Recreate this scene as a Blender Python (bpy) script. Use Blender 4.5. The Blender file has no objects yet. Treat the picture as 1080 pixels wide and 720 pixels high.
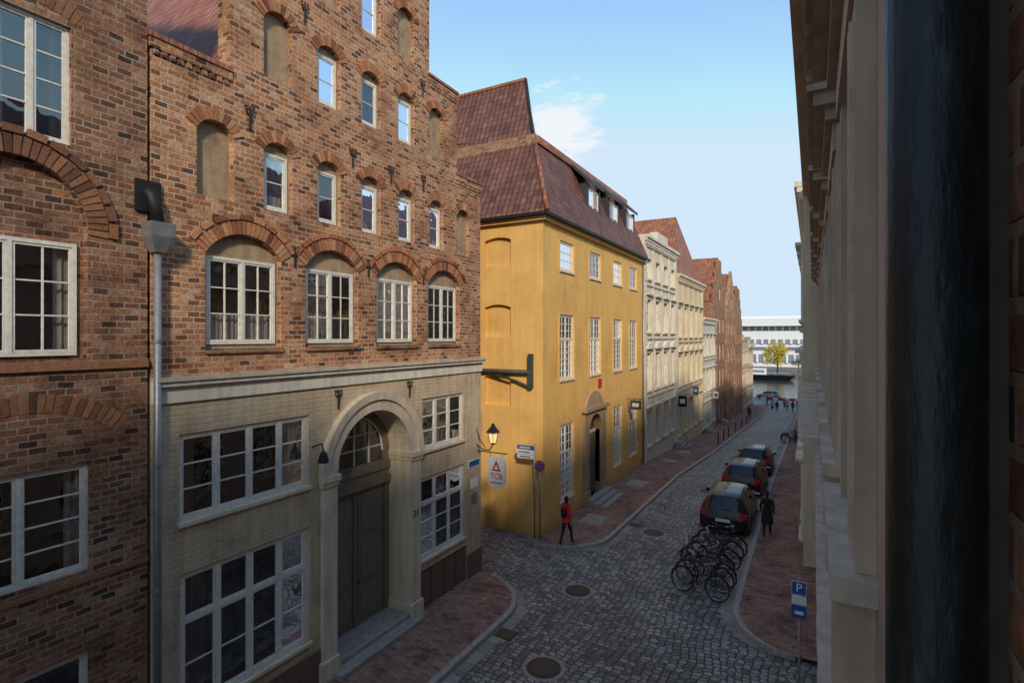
import bpy, math, random, bmesh
from mathutils import Vector, Matrix
from mathutils.geometry import tessellate_polygon
random.seed(7)
RD=math.radians
scene=bpy.context.scene
coll=scene.collection
H=7.6
_GP=[(-1e4,0),(30,0),(52,-1.4),(76,-2.9),(100,-4),(1e5,-4)]
def gz(y):
    for (a,za),(b,zb) in zip(_GP,_GP[1:]):
        if a<=y<=b: return za+(zb-za)*(y-a)/(b-a)
    return -4
# ---------------------------------------------------------------- materials
def C(r,g=None,b=None):
    return (r,r,r,1) if g is None else (r,g,b,1)
class M:
    def __init__(s,name,rough=.7,spec=.4):
        s.m=bpy.data.materials.new(name); s.m.use_nodes=True
        s.t=s.m.node_tree; s.b=s.t.nodes['Principled BSDF']
        s.b.inputs['Roughness'].default_value=rough
        s.b.inputs['Specular IOR Level'].default_value=spec
    def n(s,typ,inp={},**kw):
        nd=s.t.nodes.new(typ)
        for k,v in kw.items(): setattr(nd,k,v)
        for k,v in inp.items():
            if isinstance(v,bpy.types.NodeSocket): s.t.links.new(v,nd.inputs[k])
            else: nd.inputs[k].default_value=v
        return nd
    def link(s,a,b): s.t.links.new(a,b)
    def math(s,op,a,b=0.0,clamp=False):
        nd=s.n('ShaderNodeMath',{0:a,1:b},operation=op); nd.use_clamp=clamp; return nd.outputs[0]
    def mix(s,f,a,b,blend='MIX'):
        return s.n('ShaderNodeMix',{0:f,6:a,7:b},data_type='RGBA',blend_type=blend).outputs[2]
    def ramp(s,f,pts,interp='LINEAR'):
        nd=s.n('ShaderNodeValToRGB',{0:f}); cr=nd.color_ramp; cr.interpolation=interp
        while len(cr.elements)<len(pts): cr.elements.new(.5)
        for e,(p,c) in zip(cr.elements,pts):
            e.position=p; e.color=c if len(c)==4 else (*c,1)
        return nd.outputs[0]
    def noise(s,vec,scale,detail=3,rough=.55):
        return s.n('ShaderNodeTexNoise',{'Vector':vec,'Scale':scale,'Detail':detail,'Roughness':rough}).outputs[0]
    def pos(s):
        return s.n('ShaderNodeNewGeometry').outputs['Position']
    def wallco(s):
        g=s.n('ShaderNodeNewGeometry')
        p=s.n('ShaderNodeSeparateXYZ',{0:g.outputs['Position']}); q=s.n('ShaderNodeSeparateXYZ',{0:g.outputs['Normal']})
        f=s.math('GREATER_THAN',s.math('ABSOLUTE',q.outputs[1]),.5)
        d=s.math('SUBTRACT',p.outputs[0],p.outputs[1])
        u=s.math('ADD',p.outputs[1],s.math('MULTIPLY',d,f))
        return s.n('ShaderNodeCombineXYZ',{0:u,1:p.outputs[2]}).outputs[0], g.outputs['Position'], p
    def col(s,c): s.link(c,s.b.inputs['Base Color']) if isinstance(c,bpy.types.NodeSocket) else setattr(s.b.inputs['Base Color'],'default_value',c)
    def bump(s,h,strength=.5,dist=.02):
        b=s.n('ShaderNodeBump',{'Height':h,'Strength':strength,'Distance':dist}); s.link(b.outputs[0],s.b.inputs['Normal'])
def wobble(s,vec,pos,scale=3,amt=.02):
    nz=s.n('ShaderNodeTexNoise',{'Vector':pos,'Scale':scale,'Detail':1})
    a=s.n('ShaderNodeVectorMath',{0:nz.outputs['Color'],1:(.5,.5,.5)},operation='SUBTRACT').outputs[0]
    b=s.n('ShaderNodeVectorMath',{0:a,'Scale':amt},operation='SCALE').outputs[0]
    return s.n('ShaderNodeVectorMath',{0:vec,1:b},operation='ADD').outputs[0]
def brick_mat(name,pal,mortar,bw=.215,rh=.098,ms=.013,stain=.5,rough=.85,flat=False,bumps=.7):
    s=M(name,rough,.25)
    if flat:
        pos=s.pos(); vec=pos
    else: vec,pos,_=s.wallco()
    vec=wobble(s,vec,pos,2.5,.04)
    b=s.n('ShaderNodeTexBrick',{'Vector':vec,'Color1':C(0),'Color2':C(1),'Mortar':C(.5),'Scale':1,'Mortar Size':ms,'Mortar Smooth':.25,'Bias':0,'Brick Width':bw,'Row Height':rh})
    n=len(pal)
    col=s.ramp(b.outputs[0],[(i/(n-1),c) for i,c in enumerate(pal)])
    f1=s.noise(pos,20,3); col=s.mix(.65,col,s.ramp(f1,[(.25,C(.3)),(.7,C(1.35,1.3,1.25))]),'MULTIPLY')
    mcol=s.mix(f1,C(*[x*.6 for x in mortar]),C(*[x*1.15 for x in mortar]))
    n2=s.noise(pos,1.1,6,.72)
    mm=s.math('MULTIPLY',b.outputs['Fac'],s.ramp(n2,[(.35,C(.4)),(.6,C(1))]))
    col=s.mix(mm,col,mcol)
    col=s.mix(stain,col,s.ramp(n2,[(.3,C(.33,.31,.31)),(.5,C(1)),(.72,C(1.4,1.33,1.2))]),'MULTIPLY')
    s.col(col)
    h=s.math('ADD',s.math('MULTIPLY',b.outputs['Fac'],-1.0),s.math('MULTIPLY',f1,.8))
    s.bump(h,bumps,.022)
    return s.m
def island_mat(name,pal,rough=.85):
    s=M(name,rough,.25); g=s.n('ShaderNodeNewGeometry')
    n=len(pal); col=s.ramp(g.outputs['Random Per Island'],[(i/(n-1),c) for i,c in enumerate(pal)])
    f=s.noise(g.outputs['Position'],25,3); col=s.mix(.6,col,s.ramp(f,[(.25,C(.4)),(.7,C(1.25))]),'MULTIPLY')
    s.col(col); s.bump(f,.5,.01); return s.m
def plaster_mat(name,c,var=.3,rough=.8,brickbump=0,streak=.25,scale=1.2,grime=None,base=0):
    s=M(name,rough,.3); vec,pos,sep=s.wallco()
    n1=s.noise(pos,scale,6,.7); n2=s.noise(pos,35,2)
    col=s.mix(var,C(*c),s.ramp(n1,[(.3,C(.5,.47,.45)),(.52,C(1)),(.75,C(1.2))]),'MULTIPLY')
    if streak:
        mp=s.n('ShaderNodeMapping',{'Vector':pos,'Scale':(7,7,.5)}).outputs[0]
        col=s.mix(streak,col,s.ramp(s.noise(mp,1,3),[(.35,C(.55,.52,.48)),(.6,C(1))]),'MULTIPLY')
    if grime is not None:
        gf=s.math('MULTIPLY',s.math('SUBTRACT',grime,sep.outputs[2]),.9,True)
        gf=s.math('MULTIPLY',gf,s.math('ADD',n1,.25),True)
        col=s.mix(gf,col,C(c[0]*.4,c[1]*.38,c[2]*.38))
    h=s.math('ADD',s.math('MULTIPLY',n2,.35),s.math('MULTIPLY',n1,.3))
    if brickbump:
        v=wobble(s,vec,pos,2.5,.03)
        b=s.n('ShaderNodeTexBrick',{'Vector':v,'Color1':C(.86),'Color2':C(1.05),'Mortar':C(.8),'Scale':1,'Mortar Size':.012,'Mortar Smooth':.5,'Bias':0,'Brick Width':.24,'Row Height':.098})
        h=s.math('ADD',h,s.math('MULTIPLY',b.outputs['Fac'],-.8))
        col=s.mix(brickbump,col,b.outputs[0],'MULTIPLY')
    s.col(col); s.bump(h,.55 if brickbump else .35,.015); return s.m
def simple(name,c,rough=.5,metal=0,spec=.5,var=.15,vs=8,bump=.15):
    s=M(name,rough,spec); pos=s.pos(); n=s.noise(pos,vs,3)
    s.col(s.mix(var,C(*c),s.ramp(n,[(.3,C(.5)),(.7,C(1.25))]),'MULTIPLY'))
    s.b.inputs['Metallic'].default_value=metal
    if bump: s.bump(n,bump,.01)
    return s.m
def tile_mat(name,pal,axis=0):
    s=M(name,.6,.35); g=s.n('ShaderNodeNewGeometry'); p=s.n('ShaderNodeSeparateXYZ',{0:g.outputs['Position']}); q=s.n('ShaderNodeSeparateXYZ',{0:g.outputs['Normal']})
    f=s.math('GREATER_THAN',s.math('ABSOLUTE',q.outputs[1]),s.math('ABSOLUTE',q.outputs[0]))
    u=s.math('ADD',p.outputs[1],s.math('MULTIPLY',s.math('SUBTRACT',p.outputs[0],p.outputs[1]),f))
    vec=s.n('ShaderNodeCombineXYZ',{0:u,1:p.outputs[2]}).outputs[0]
    b=s.n('ShaderNodeTexBrick',{'Vector':vec,'Color1':C(0),'Color2':C(1),'Mortar':C(0),'Scale':1,'Mortar Size':.016,'Mortar Smooth':1,'Bias':0,'Brick Width':.24,'Row Height':.27},offset=0)
    n=len(pal); col=s.ramp(b.outputs[0],[(i/(n-1),c) for i,c in enumerate(pal)])
    col=s.mix(b.outputs['Fac'],col,C(.02,.012,.01))
    col=s.mix(.6,col,s.ramp(s.noise(g.outputs['Position'],1.3,5),[(.3,C(.5)),(.7,C(1.3))]),'MULTIPLY')
    s.col(col)
    wave=s.math('SINE',s.math('MULTIPLY',u,2*math.pi/.24))
    fr=s.math('FRACT',s.math('DIVIDE',p.outputs[2],.27))
    h=s.math('ADD',s.math('MULTIPLY',wave,.35),s.math('MULTIPLY',fr,-1.0))
    s.bump(h,.7,.05); return s.m
def cobble_mat(name,sc=6.2,dark=.055,lo=.15,hi=.38):
    s=M(name,.55,.5); pos=s.pos()
    v=wobble(s,pos,pos,.35,.9); v=s.n('ShaderNodeMapping',{'Vector':v,'Scale':(.85,1.2,0)}).outputs[0]
    e=s.n('ShaderNodeTexVoronoi',{'Vector':v,'Scale':sc,'Randomness':.42},feature='DISTANCE_TO_EDGE')
    c=s.n('ShaderNodeTexVoronoi',{'Vector':v,'Scale':sc,'Randomness':.42},feature='F1')
    r=s.n('ShaderNodeSeparateXYZ',{0:c.outputs['Color']})
    col=s.ramp(r.outputs[0],[(0,(lo*.8,lo*.74,lo*.68)),(.35,(lo*1.3,lo*1.2,lo*1.1)),(.7,(hi*.8,hi*.73,hi*.66)),(1,(hi,hi*.92,hi*.84))])
    col=s.mix(.85,col,s.ramp(s.noise(pos,.38,7,.72),[(.33,C(.45,.42,.40)),(.5,C(1)),(.65,C(1.35,1.3,1.25))]),'MULTIPLY')
    edge=s.ramp(e.outputs[0],[(.03,C(0)),(.13,C(1))])
    col=s.mix(edge,C(dark,dark*.95,dark*.8),col)
    s.col(col)
    dome=s.ramp(e.outputs[0],[(.0,C(0)),(.12,C(.6)),(.4,C(1))],'B_SPLINE')
    s.bump(dome,.85,.04)
    s.link(s.math('ADD',.36,s.math('MULTIPLY',s.noise(pos,5,2),.35)),s.b.inputs['Roughness'])
    return s.m
def glass_mat(name,rough=.02,tint=.7,boost=.1):
    s=M(name); t=s.t
    pos=s.pos(); bn=s.n('ShaderNodeBump',{'Height':s.noise(pos,2.2,2),'Strength':.15,'Distance':.05}).outputs[0]
    fr=s.n('ShaderNodeFresnel',{'IOR':1.5,'Normal':bn}).outputs[0]
    f=s.math('ADD',s.math('MULTIPLY',fr,1.5),boost,True)
    gl=s.n('ShaderNodeBsdfGlossy',{'Color':C(.92,.95,1),'Roughness':rough,'Normal':bn}); tr=s.n('ShaderNodeBsdfTransparent',{'Color':C(tint)})
    mx=s.n('ShaderNodeMixShader',{0:f,1:tr.outputs[0],2:gl.outputs[0]})
    s.link(mx.outputs[0],t.nodes['Material Output'].inputs[0]); return s.m
BR=[(.11,.055,.035),(.29,.115,.055),(.46,.195,.088),(.56,.275,.135),(.36,.14,.065),(.58,.36,.21)]
MORT=(.52,.44,.33)
m_brick=brick_mat('brick_warm',BR,MORT,stain=.65)
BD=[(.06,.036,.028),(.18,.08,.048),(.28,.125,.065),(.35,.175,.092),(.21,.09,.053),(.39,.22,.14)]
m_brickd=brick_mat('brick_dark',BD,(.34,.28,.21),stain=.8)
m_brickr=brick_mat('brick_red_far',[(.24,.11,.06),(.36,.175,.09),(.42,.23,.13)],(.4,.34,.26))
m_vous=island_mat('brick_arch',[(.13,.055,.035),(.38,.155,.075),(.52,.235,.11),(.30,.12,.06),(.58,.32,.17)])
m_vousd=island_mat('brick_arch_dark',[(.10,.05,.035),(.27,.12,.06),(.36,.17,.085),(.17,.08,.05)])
m_stucco=plaster_mat('niche_stucco',(.40,.29,.18),.9,streak=.4,scale=3)
m_tan=plaster_mat('painted_brick_tan',(.63,.50,.33),.55,brickbump=.5,streak=.4,grime=1.2)
m_cream=plaster_mat('cream_trim',(.73,.61,.45),.4,streak=.4)
m_white=plaster_mat('white_trim',(.74,.68,.57),.35,streak=.4)
m_yellow=plaster_mat('yellow_plaster',(.78,.47,.145),.35,streak=.2,scale=.8,grime=.8)
m_cream2=plaster_mat('cream_plaster',(.70,.60,.43),.35,streak=.25)
m_cream3=plaster_mat('pale_yellow_plaster',(.70,.56,.34),.35,streak=.25)
m_grey3=plaster_mat('offwhite_plaster',(.64,.60,.52),.3)
m_beige=plaster_mat('beige_plaster',(.50,.39,.29),.5,streak=.4)
m_beigel=plaster_mat('beige_sill_stone',(.58,.48,.37),.55,streak=.4,scale=3)
m_plinth=simple('plinth_brown',(.16,.11,.075),.8,var=.5)
m_frame=simple('white_window_paint',(.74,.70,.61),.45,var=.35,vs=12,bump=.05)
m_glass=glass_mat('window_glass')
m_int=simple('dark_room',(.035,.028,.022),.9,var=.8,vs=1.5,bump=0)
m_curt=simple('curtain_cloth',(.5,.46,.4),.9,var=.2,bump=0)
m_door=simple('door_taupe_paint',(.20,.165,.115),.5,var=.4)
m_hatch=simple('hatch_brown_paint',(.16,.11,.075),.6,var=.4)
m_iron=simple('wrought_iron',(.018,.016,.015),.6,metal=.3)
m_zinc=simple('zinc',(.30,.31,.32),.45,metal=.5,var=.4)
m_tile=tile_mat('clay_tiles_brown',[(.10,.042,.03),(.19,.078,.05),(.14,.057,.04),(.22,.10,.065)])
m_tiler=tile_mat('clay_tiles_red',[(.26,.09,.045),(.36,.135,.07),(.3,.11,.055),(.40,.17,.09)])
m_slate=simple('dormer_dark',(.04,.034,.034),.6,var=.4)
m_cob=cobble_mat('cobblestones')
m_ground=cobble_mat('ground_stone',3,.06,.12,.2)
m_pave=brick_mat('paver_red',[(.20,.105,.078),(.31,.16,.12),(.37,.22,.165),(.25,.14,.105)],(.2,.165,.13),bw=.22,rh=.11,ms=.007,flat=True,bumps=.4,stain=.9)
m_pale=brick_mat('granite_slabs',[(.26,.24,.21),(.36,.33,.29),(.31,.28,.25)],(.1,.09,.08),bw=.9,rh=.5,ms=.008,flat=True,bumps=.3,stain=.8)
m_kerb=simple('granite_kerb',(.38,.35,.31),.7,var=.7,vs=9)
m_step=simple('stone_step',(.33,.29,.25),.7,var=.5,vs=6)
m_cast=simple('cast_iron',(.06,.05,.042),.55,metal=.5,var=.5,vs=20)
m_black=simple('black_rubber',(.012,.012,.012),.75)
m_chrome=simple('bright_metal',(.5,.5,.52),.25,metal=.9)
m_red=simple('red_paint',(.5,.035,.03),.45)
m_blue=simple('blue_sign_paint',(.02,.09,.35),.4)
m_sign=simple('white_sign_paint',(.75,.75,.73),.4,var=.08)
m_green=simple('green_iron',(.05,.065,.05),.6,var=.5)
# ---------------------------------------------------------------- builder
class B:
    def __init__(s,name): s.name=name; s.p={}; s.extra=[]; s.smooth=set()
    def add(s,part,mat,vs,fs):
        k=(part,mat.name)
        if k not in s.p: s.p[k]=(mat,[],[])
        _,V,F=s.p[k]; o=len(V); V.extend([tuple(v) for v in vs]); F.extend([tuple(i+o for i in f) for f in fs])
    def box(s,part,mat,x0,x1,y0,y1,z0,z1):
        if x0>x1:x0,x1=x1,x0
        v=[(x,y,z) for x in(x0,x1) for y in(y0,y1) for z in(z0,z1)]
        s.add(part,mat,v,[(0,1,3,2),(4,6,7,5),(0,4,5,1),(2,3,7,6),(0,2,6,4),(1,5,7,3)])
    def quad(s,part,mat,*v): s.add(part,mat,v,[tuple(range(len(v)))])
    def tube(s,part,mat,pts,r,n=8,closed=False):
        pts=[Vector(p) for p in pts]; L=len(pts); V=[];F=[]
        rs=r if isinstance(r,(list,tuple)) else [r]*L
        ref=None
        for i,p in enumerate(pts):
            if closed: d=pts[(i+1)%L]-pts[i-1]
            else: d=pts[min(i+1,L-1)]-pts[max(i-1,0)]
            d.normalize()
            if ref is None: ref=Vector((0,0,1)) if abs(d.z)<.9 else Vector((1,0,0))
            a=d.cross(ref)
            if a.length<1e-4: a=d.cross(Vector((0,1,0.1)))
            a.normalize(); b=d.cross(a)
            for k in range(n):
                t=2*math.pi*k/n; V.append(p+a*math.cos(t)*rs[i]+b*math.sin(t)*rs[i])
        m=L if closed else L-1
        for i in range(m):
            j=(i+1)%L
            for k in range(n):
                F.append((i*n+k,i*n+(k+1)%n,j*n+(k+1)%n,j*n+k))
        if not closed: F.append(tuple(range(n))); F.append(tuple((L-1)*n+k for k in range(n)))
        s.add(part,mat,V,F); s.smooth.add(part) if n>=8 else None
    def lathe(s,part,mat,prof,c,n=16,axis='z'):
        V=[];F=[]
        for r,h in prof:
            for k in range(n):
                t=2*math.pi*k/n; a,b=r*math.cos(t),r*math.sin(t)
                V.append((c[0]+a,c[1]+b,c[2]+h) if axis=='z' else ((c[0]+h,c[1]+a,c[2]+b) if axis=='x' else (c[0]+a,c[1]+h,c[2]+b)))
        for i in range(len(prof)-1):
            for k in range(n): F.append((i*n+k,i*n+(k+1)%n,(i+1)*n+(k+1)%n,(i+1)*n+k))
        F.append(tuple(range(n))); F.append(tuple((len(prof)-1)*n+k for k in range(n)))
        s.add(part,mat,V,F)
    def wall(s,part,mat,axis,front,back,outer,holes=()):
        loops=[outer]+list(holes)
        tr=tessellate_polygon([[Vector((a,b,0)) for a,b in l] for l in loops])
        pts=[p for l in loops for p in l]; n=len(pts)
        f=(lambda x,p:(x,p[0],p[1])) if axis=='x' else (lambda x,p:(p[0],x,p[1]))
        V=[f(front,p) for p in pts]+[f(back,p) for p in pts]
        F=[tuple(t) for t in tr]+[tuple(i+n for i in reversed(t)) for t in tr]
        o=0
        for l in loops:
            k=len(l)
            for i in range(k): F.append((o+i,o+(i+1)%k,o+(i+1)%k+n,o+i+n))
            o+=k
        s.add(part,mat,V,F)
    def text(s,part,txt,loc,rot,size,mat,align='CENTER'):
        c=bpy.data.curves.new(part,'FONT'); c.body=txt; c.size=size; c.extrude=.004; c.align_x=align; c.align_y='CENTER'
        c.materials.append(mat); o=bpy.data.objects.new(part,c); o.location=loc; o.rotation_euler=rot; s.extra.append(o)
    def fin(s,mw=None):
        e=bpy.data.objects.new(s.name,None); coll.objects.link(e)
        for (part,mn),(mat,V,F) in s.p.items():
            me=bpy.data.meshes.new(part); me.from_pydata(V,[],F); me.materials.append(mat)
            bm=bmesh.new(); bm.from_mesh(me); bmesh.ops.recalc_face_normals(bm,faces=bm.faces); bm.to_mesh(me); bm.free()
            if part in s.smooth:
                for p in me.polygons: p.use_smooth=len(p.vertices)==4
            o=bpy.data.objects.new(part,me); coll.objects.link(o); o.parent=e
        for o in s.extra: coll.objects.link(o); o.parent=e
        if mw is not None: e.matrix_world=mw
        return e
def arc(y0,y1,zs,rise,n=14):
    w=(y1-y0)/2; Rr=(w*w+rise*rise)/(2*rise); cz=zs+rise-Rr; cy=(y0+y1)/2
    a=math.asin(min(1,w/Rr))
    if rise>w: a=math.pi-a
    return [(cy+Rr*math.sin(a-2*a*i/n),cz+Rr*math.cos(a-2*a*i/n)) for i in range(n+1)],cy,cz,Rr,a
def archloop(y0,y1,z0,zs,rise,n=14):
    return [(y0,z0),(y1,z0)]+arc(y0,y1,zs,rise,n)[0]
def rect(y0,y1,z0,z1): return [(y0,z0),(y1,z0),(y1,z1),(y0,z1)]
def vous(b,mat,xf,y0,y1,zs,rise,th=.24,off=0,bw=.095,sx=1,proud=0):
    _,cy,cz,Rr,a=arc(y0,y1,zs,rise); r0=Rr+off; r1=r0+th
    n=max(3,int(2*a*(r0+th/2)/bw)); g=.09
    for i in range(n):
        t0=-a+2*a*(i+g)/n; t1=-a+2*a*(i+1-g)/n
        pr=proud+.004+.008*random.random(); e0=random.uniform(-.008,.008)
        q=[(cy+r*math.sin(t),cz+r*math.cos(t)) for r,t in((r0,t0),(r1+e0,t0),(r1+e0,t1),(r0,t1))]
        V=[(xf+sx*pr,y,z) for y,z in q]+[(xf-sx*.03,y,z) for y,z in q]
        b.add('arch_bricks',mat,V,[(0,1,2,3),(0,1,5,4),(1,2,6,5),(2,3,7,6),(3,0,4,7)])
def window(b,xf,y0,y1,z0,z1,n=2,cols=2,rows=3,transom=None,sx=1,fw=.055,fr=None,gl=None,curt=.6,bw=.022,depth=.07):
    fr=fr or m_frame; gl=gl or m_glass
    X=lambda d: xf-sx*d
    b.box('window_frames',fr,X(0),X(depth),y0,y0+fw,z0,z1); b.box('window_frames',fr,X(0),X(depth),y1-fw,y1,z0,z1)
    b.box('window_frames',fr,X(0),X(depth),y0+fw,y1-fw,z0,z0+fw); b.box('window_frames',fr,X(0),X(depth),y0+fw,y1-fw,z1-fw,z1)
    W=(y1-y0-2*fw-(n-1)*fw)/n
    for i in range(n):
        a=y0+fw+i*(W+fw); c=a+W
        if i<n-1: b.box('window_frames',fr,X(0),X(depth),c,c+fw,z0+fw,z1-fw)
        segs=[(z0+fw,z1-fw)] if not transom else [(z0+fw,transom-fw/2),(transom+fw/2,z1-fw)]
        if transom: b.box('window_frames',fr,X(.002),X(depth),a,c,transom-fw/2,transom+fw/2)
        for si,(p,q) in enumerate(segs):
            cw=.034; e=.012
            b.box('sashes',fr,X(e),X(.05),a+.003,a+cw,p+.003,q-.003); b.box('sashes',fr,X(e),X(.05),c-cw,c-.003,p+.003,q-.003)
            b.box('sashes',fr,X(e),X(.05),a+cw,c-cw,p+.003,p+cw); b.box('sashes',fr,X(e),X(.05),a+cw,c-cw,q-cw,q-.003)
            rr=rows if not transom else (rows if si==0 else max(1,rows//2))
            for k in range(1,cols):
                yy=a+cw+(c-a-2*cw)*k/cols; b.box('glazing_bars',fr,X(e+.004),X(.045),yy-bw/2,yy+bw/2,p+cw,q-cw)
            for k in range(1,rr):
                zz=p+cw+(q-p-2*cw)*k/rr; b.box('glazing_bars',fr,X(e+.007),X(.044),a+cw,c-cw,zz-bw/2,zz+bw/2)
            t=[random.uniform(-.006,.006) for _ in range(4)]
            b.quad('glass_panes',gl,(X(.034+t[0]),a+.02,p+.02),(X(.034+t[1]),c-.02,p+.02),(X(.034+t[2]),c-.02,q-.02),(X(.034+t[0]+t[2]-t[1]),a+.02,q-.02))
    if random.random()<curt:
        def cur(a,c,zt,zb):
            k=max(4,int((c-a)/.03)); V=[];F=[]
            for i in range(k+1):
                y=a+(c-a)*i/k; x=X(.15+.018*math.sin(y*60+a))
                V+= [(x,y,zb),(x,y,zt)]
            for i in range(k): F.append((2*i,2*i+2,2*i+3,2*i+1))
            b.add('curtains',m_curt,V,F)
        t=random.random(); w=y1-y0
        if t<.6:
            f=random.uniform(.10,.2); cur(y0+.03,y0+.03+w*f,z1,z0); cur(y1-.03-w*f,y1-.03,z1,z0)
        elif t<.85: cur(y0+.03,y1-.03,z0+(z1-z0)*random.uniform(.25,.4),z0)
        else: cur(y0+.03,y1-.03,z1,z0+(z1-z0)*random.uniform(.5,.8))
def anchor(b,x,y,z,h=.42,sx=1):
    b.tube('wall_anchors',m_iron,[(x+.03*sx,y,z-h/2),(x+.04*sx,y,z),(x+.03*sx,y,z+h/2)],.022,6)
    for s2 in(-1,1):
        b.tube('wall_anchors',m_iron,[(x+.035*sx,y,z+.02),(x+.035*sx,y+s2*.08,z+.1),(x+.035*sx,y+s2*.1,z+.19),(x+.035*sx,y+s2*.05,z+.2)],.016,6)
# ---------------------------------------------------------------- ground, road, water
def strip(name,mat,rows,dz=0.0):
    V=[];F=[];n=len(rows[0][1])
    for y,xs in rows:
        for x in xs: V.append((x,y,gz(y)+dz))
    for i in range(len(rows)-1):
        for k in range(n-1): F.append((i*n+k,i*n+k+1,(i+1)*n+k+1,(i+1)*n+k))
    return V,F
def mk(name,mat,V,F):
    me=bpy.data.meshes.new(name); me.from_pydata(V,[],F); me.materials.append(mat)
    o=bpy.data.objects.new(name,me); coll.objects.link(o); return o
prof=[(-400,0),(30,0),(52,-1.4),(76,-2.9),(100,-4),(114,-4),(114.05,-7),(189.9,-7),(190,-4),(4000,-4)]
V=[];F=[]
for y,z in prof: V+=[(-2500,y,z),(2500,y,z)]
for i in range(len(prof)-1): F.append((2*i,2*i+1,2*i+3,2*i+2))
mk('ground',m_ground,V,F)
ys=[-12,0,8,14,20,30,37,44,52,60,68,76,84,92,100,107,113.9]
V,F=strip('road',m_cob,[(y,[-9.0,-5,-.3,.3]) for y in ys],.004)
o=len(V); V+=[(-45,14.5,.004),(-9,14.5,.004),(-9,18.6,.004),(-45,18.6,.004)]; F.append((o,o+1,o+2,o+3))
mk('cobblestone_road',m_cob,V,F)
s=M('river_water',.08,.6); pos=s.pos(); s.col(C(.05,.075,.09)); s.bump(s.noise(s.n('ShaderNodeMapping',{'Vector':pos,'Scale':(.5,1.2,1)}).outputs[0],1.2,4),.5,.12)
mk('river_water',s.m,[(-900,114,-5.2),(900,114,-5.2),(900,190,-5.2),(-900,190,-5.2)],[(0,1,2,3)])
def sidewalk(name,xw,kerb,side):
    b=B(name); hh=.12; kw=.15
    V=[];F=[]
    for x,y in kerb: V+=[(xw,y,gz(y)+hh),(x-side*kw,y,gz(y)+hh)]
    for i in range(len(kerb)-1): F.append((2*i,2*i+1,2*i+3,2*i+2))
    b.add('paving',m_pave,V,F)
    V=[];F=[]
    for i,(x,y) in enumerate(kerb):
        V+=[(x-side*kw,y,gz(y)+hh+.003),(x,y,gz(y)+hh+.003),(x+side*.015,y,gz(y)-.05)]
    for i in range(len(kerb)-1):
        for k in range(2): F.append((3*i+k,3*i+k+1,3*i+k+4,3*i+k+3))
    b.add('kerb',m_kerb,V,F)
    V=[];F=[]
    for x,y in kerb: V+=[(x+side*.02,y,gz(y)+.008),(x+side*.32,y,gz(y)+.008)]
    for i in range(len(kerb)-1): F.append((2*i,2*i+1,2*i+3,2*i+2))
    b.add('gutter',m_pale,V,F)
    return b
def dens(a,b_,st=1.5):
    n=max(1,int((b_-a)/st)); return [a+(b_-a)*i/n for i in range(n+1)]
k=[(-7.15,y) for y in dens(-12,12.6)]
for i in range(1,15):
    t=math.pi/2*i/14; k.append((-9.2+2.05*math.cos(t),12.6+2.0*math.sin(t)))
sidewalk('sidewalk',-9.45,k,1).fin()
k=[]
for i in range(0,13):
    t=math.pi/2*i/12; k.append((-8.9+2.3*math.sin(t),17.55+1.9*(1-math.cos(t))))
k+=[(-6.6+.5*min(1,(y-19.45)/20),y) for y in dens(20,100)]
b=sidewalk('sidewalk',-9.0,k,1)
for y in(21.0,27.3,34,38.5): b.box('cellar_slabs',m_step,-8.3,-7.4,y-.6,y+.6,gz(y)+.09,gz(y)+.127)
b.fin()
k=[]
for i in range(0,13):
    t=math.pi/2*i/12; k.append((-.35-1.6*math.sin(t),14.3+2.0*(1-math.cos(t))))
k+=[(-1.95,y) for y in dens(17,100)]
sidewalk('sidewalk',.3,k,-1).fin()
def manhole(x,y,r=.36,name='manhole_cover'):
    b=B(name); b.lathe('surround',m_step,[(r*1.25,0),(r*1.25,.003),(r*1.0,.003)],(x,y,gz(y)+.004),24); b.lathe('rim',m_cast,[(r,0),(r,.008),(r*.9,.010)],(x,y,gz(y)+.004),24)
    b.lathe('lid',m_cast,[(r*.86,0),(r*.86,.014),(r*.8,.016)],(x,y,gz(y)+.004),24)
    for i in range(-3,4):
        w=math.sqrt(max(.01,(r*.75)**2-(i*r*.2)**2)); b.box('ribs',m_hatch,x-w,x+w,y+i*r*.2-.01,y+i*r*.2+.01,gz(y)+.02,gz(y)+.026)
    b.fin()
manhole(-5.4,11.2,.40); manhole(-6.15,15.1,.38); manhole(-5.4,21,.4); manhole(-4.6,28,.35)
def grate(x,y):
    b=B('drain_grate'); b.box('frame',m_cast,x-.25,x+.25,y-.22,y+.22,gz(y)+.005,gz(y)+.016)
    for i in range(6): b.box('bars',m_hatch,x-.2,x+.2,y-.18+i*.065,y-.155+i*.065,gz(y)+.017,gz(y)+.022)
    b.fin()
grate(-6.85,12.0); grate(-6.25,21.5); grate(-2.5,17.5)
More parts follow.
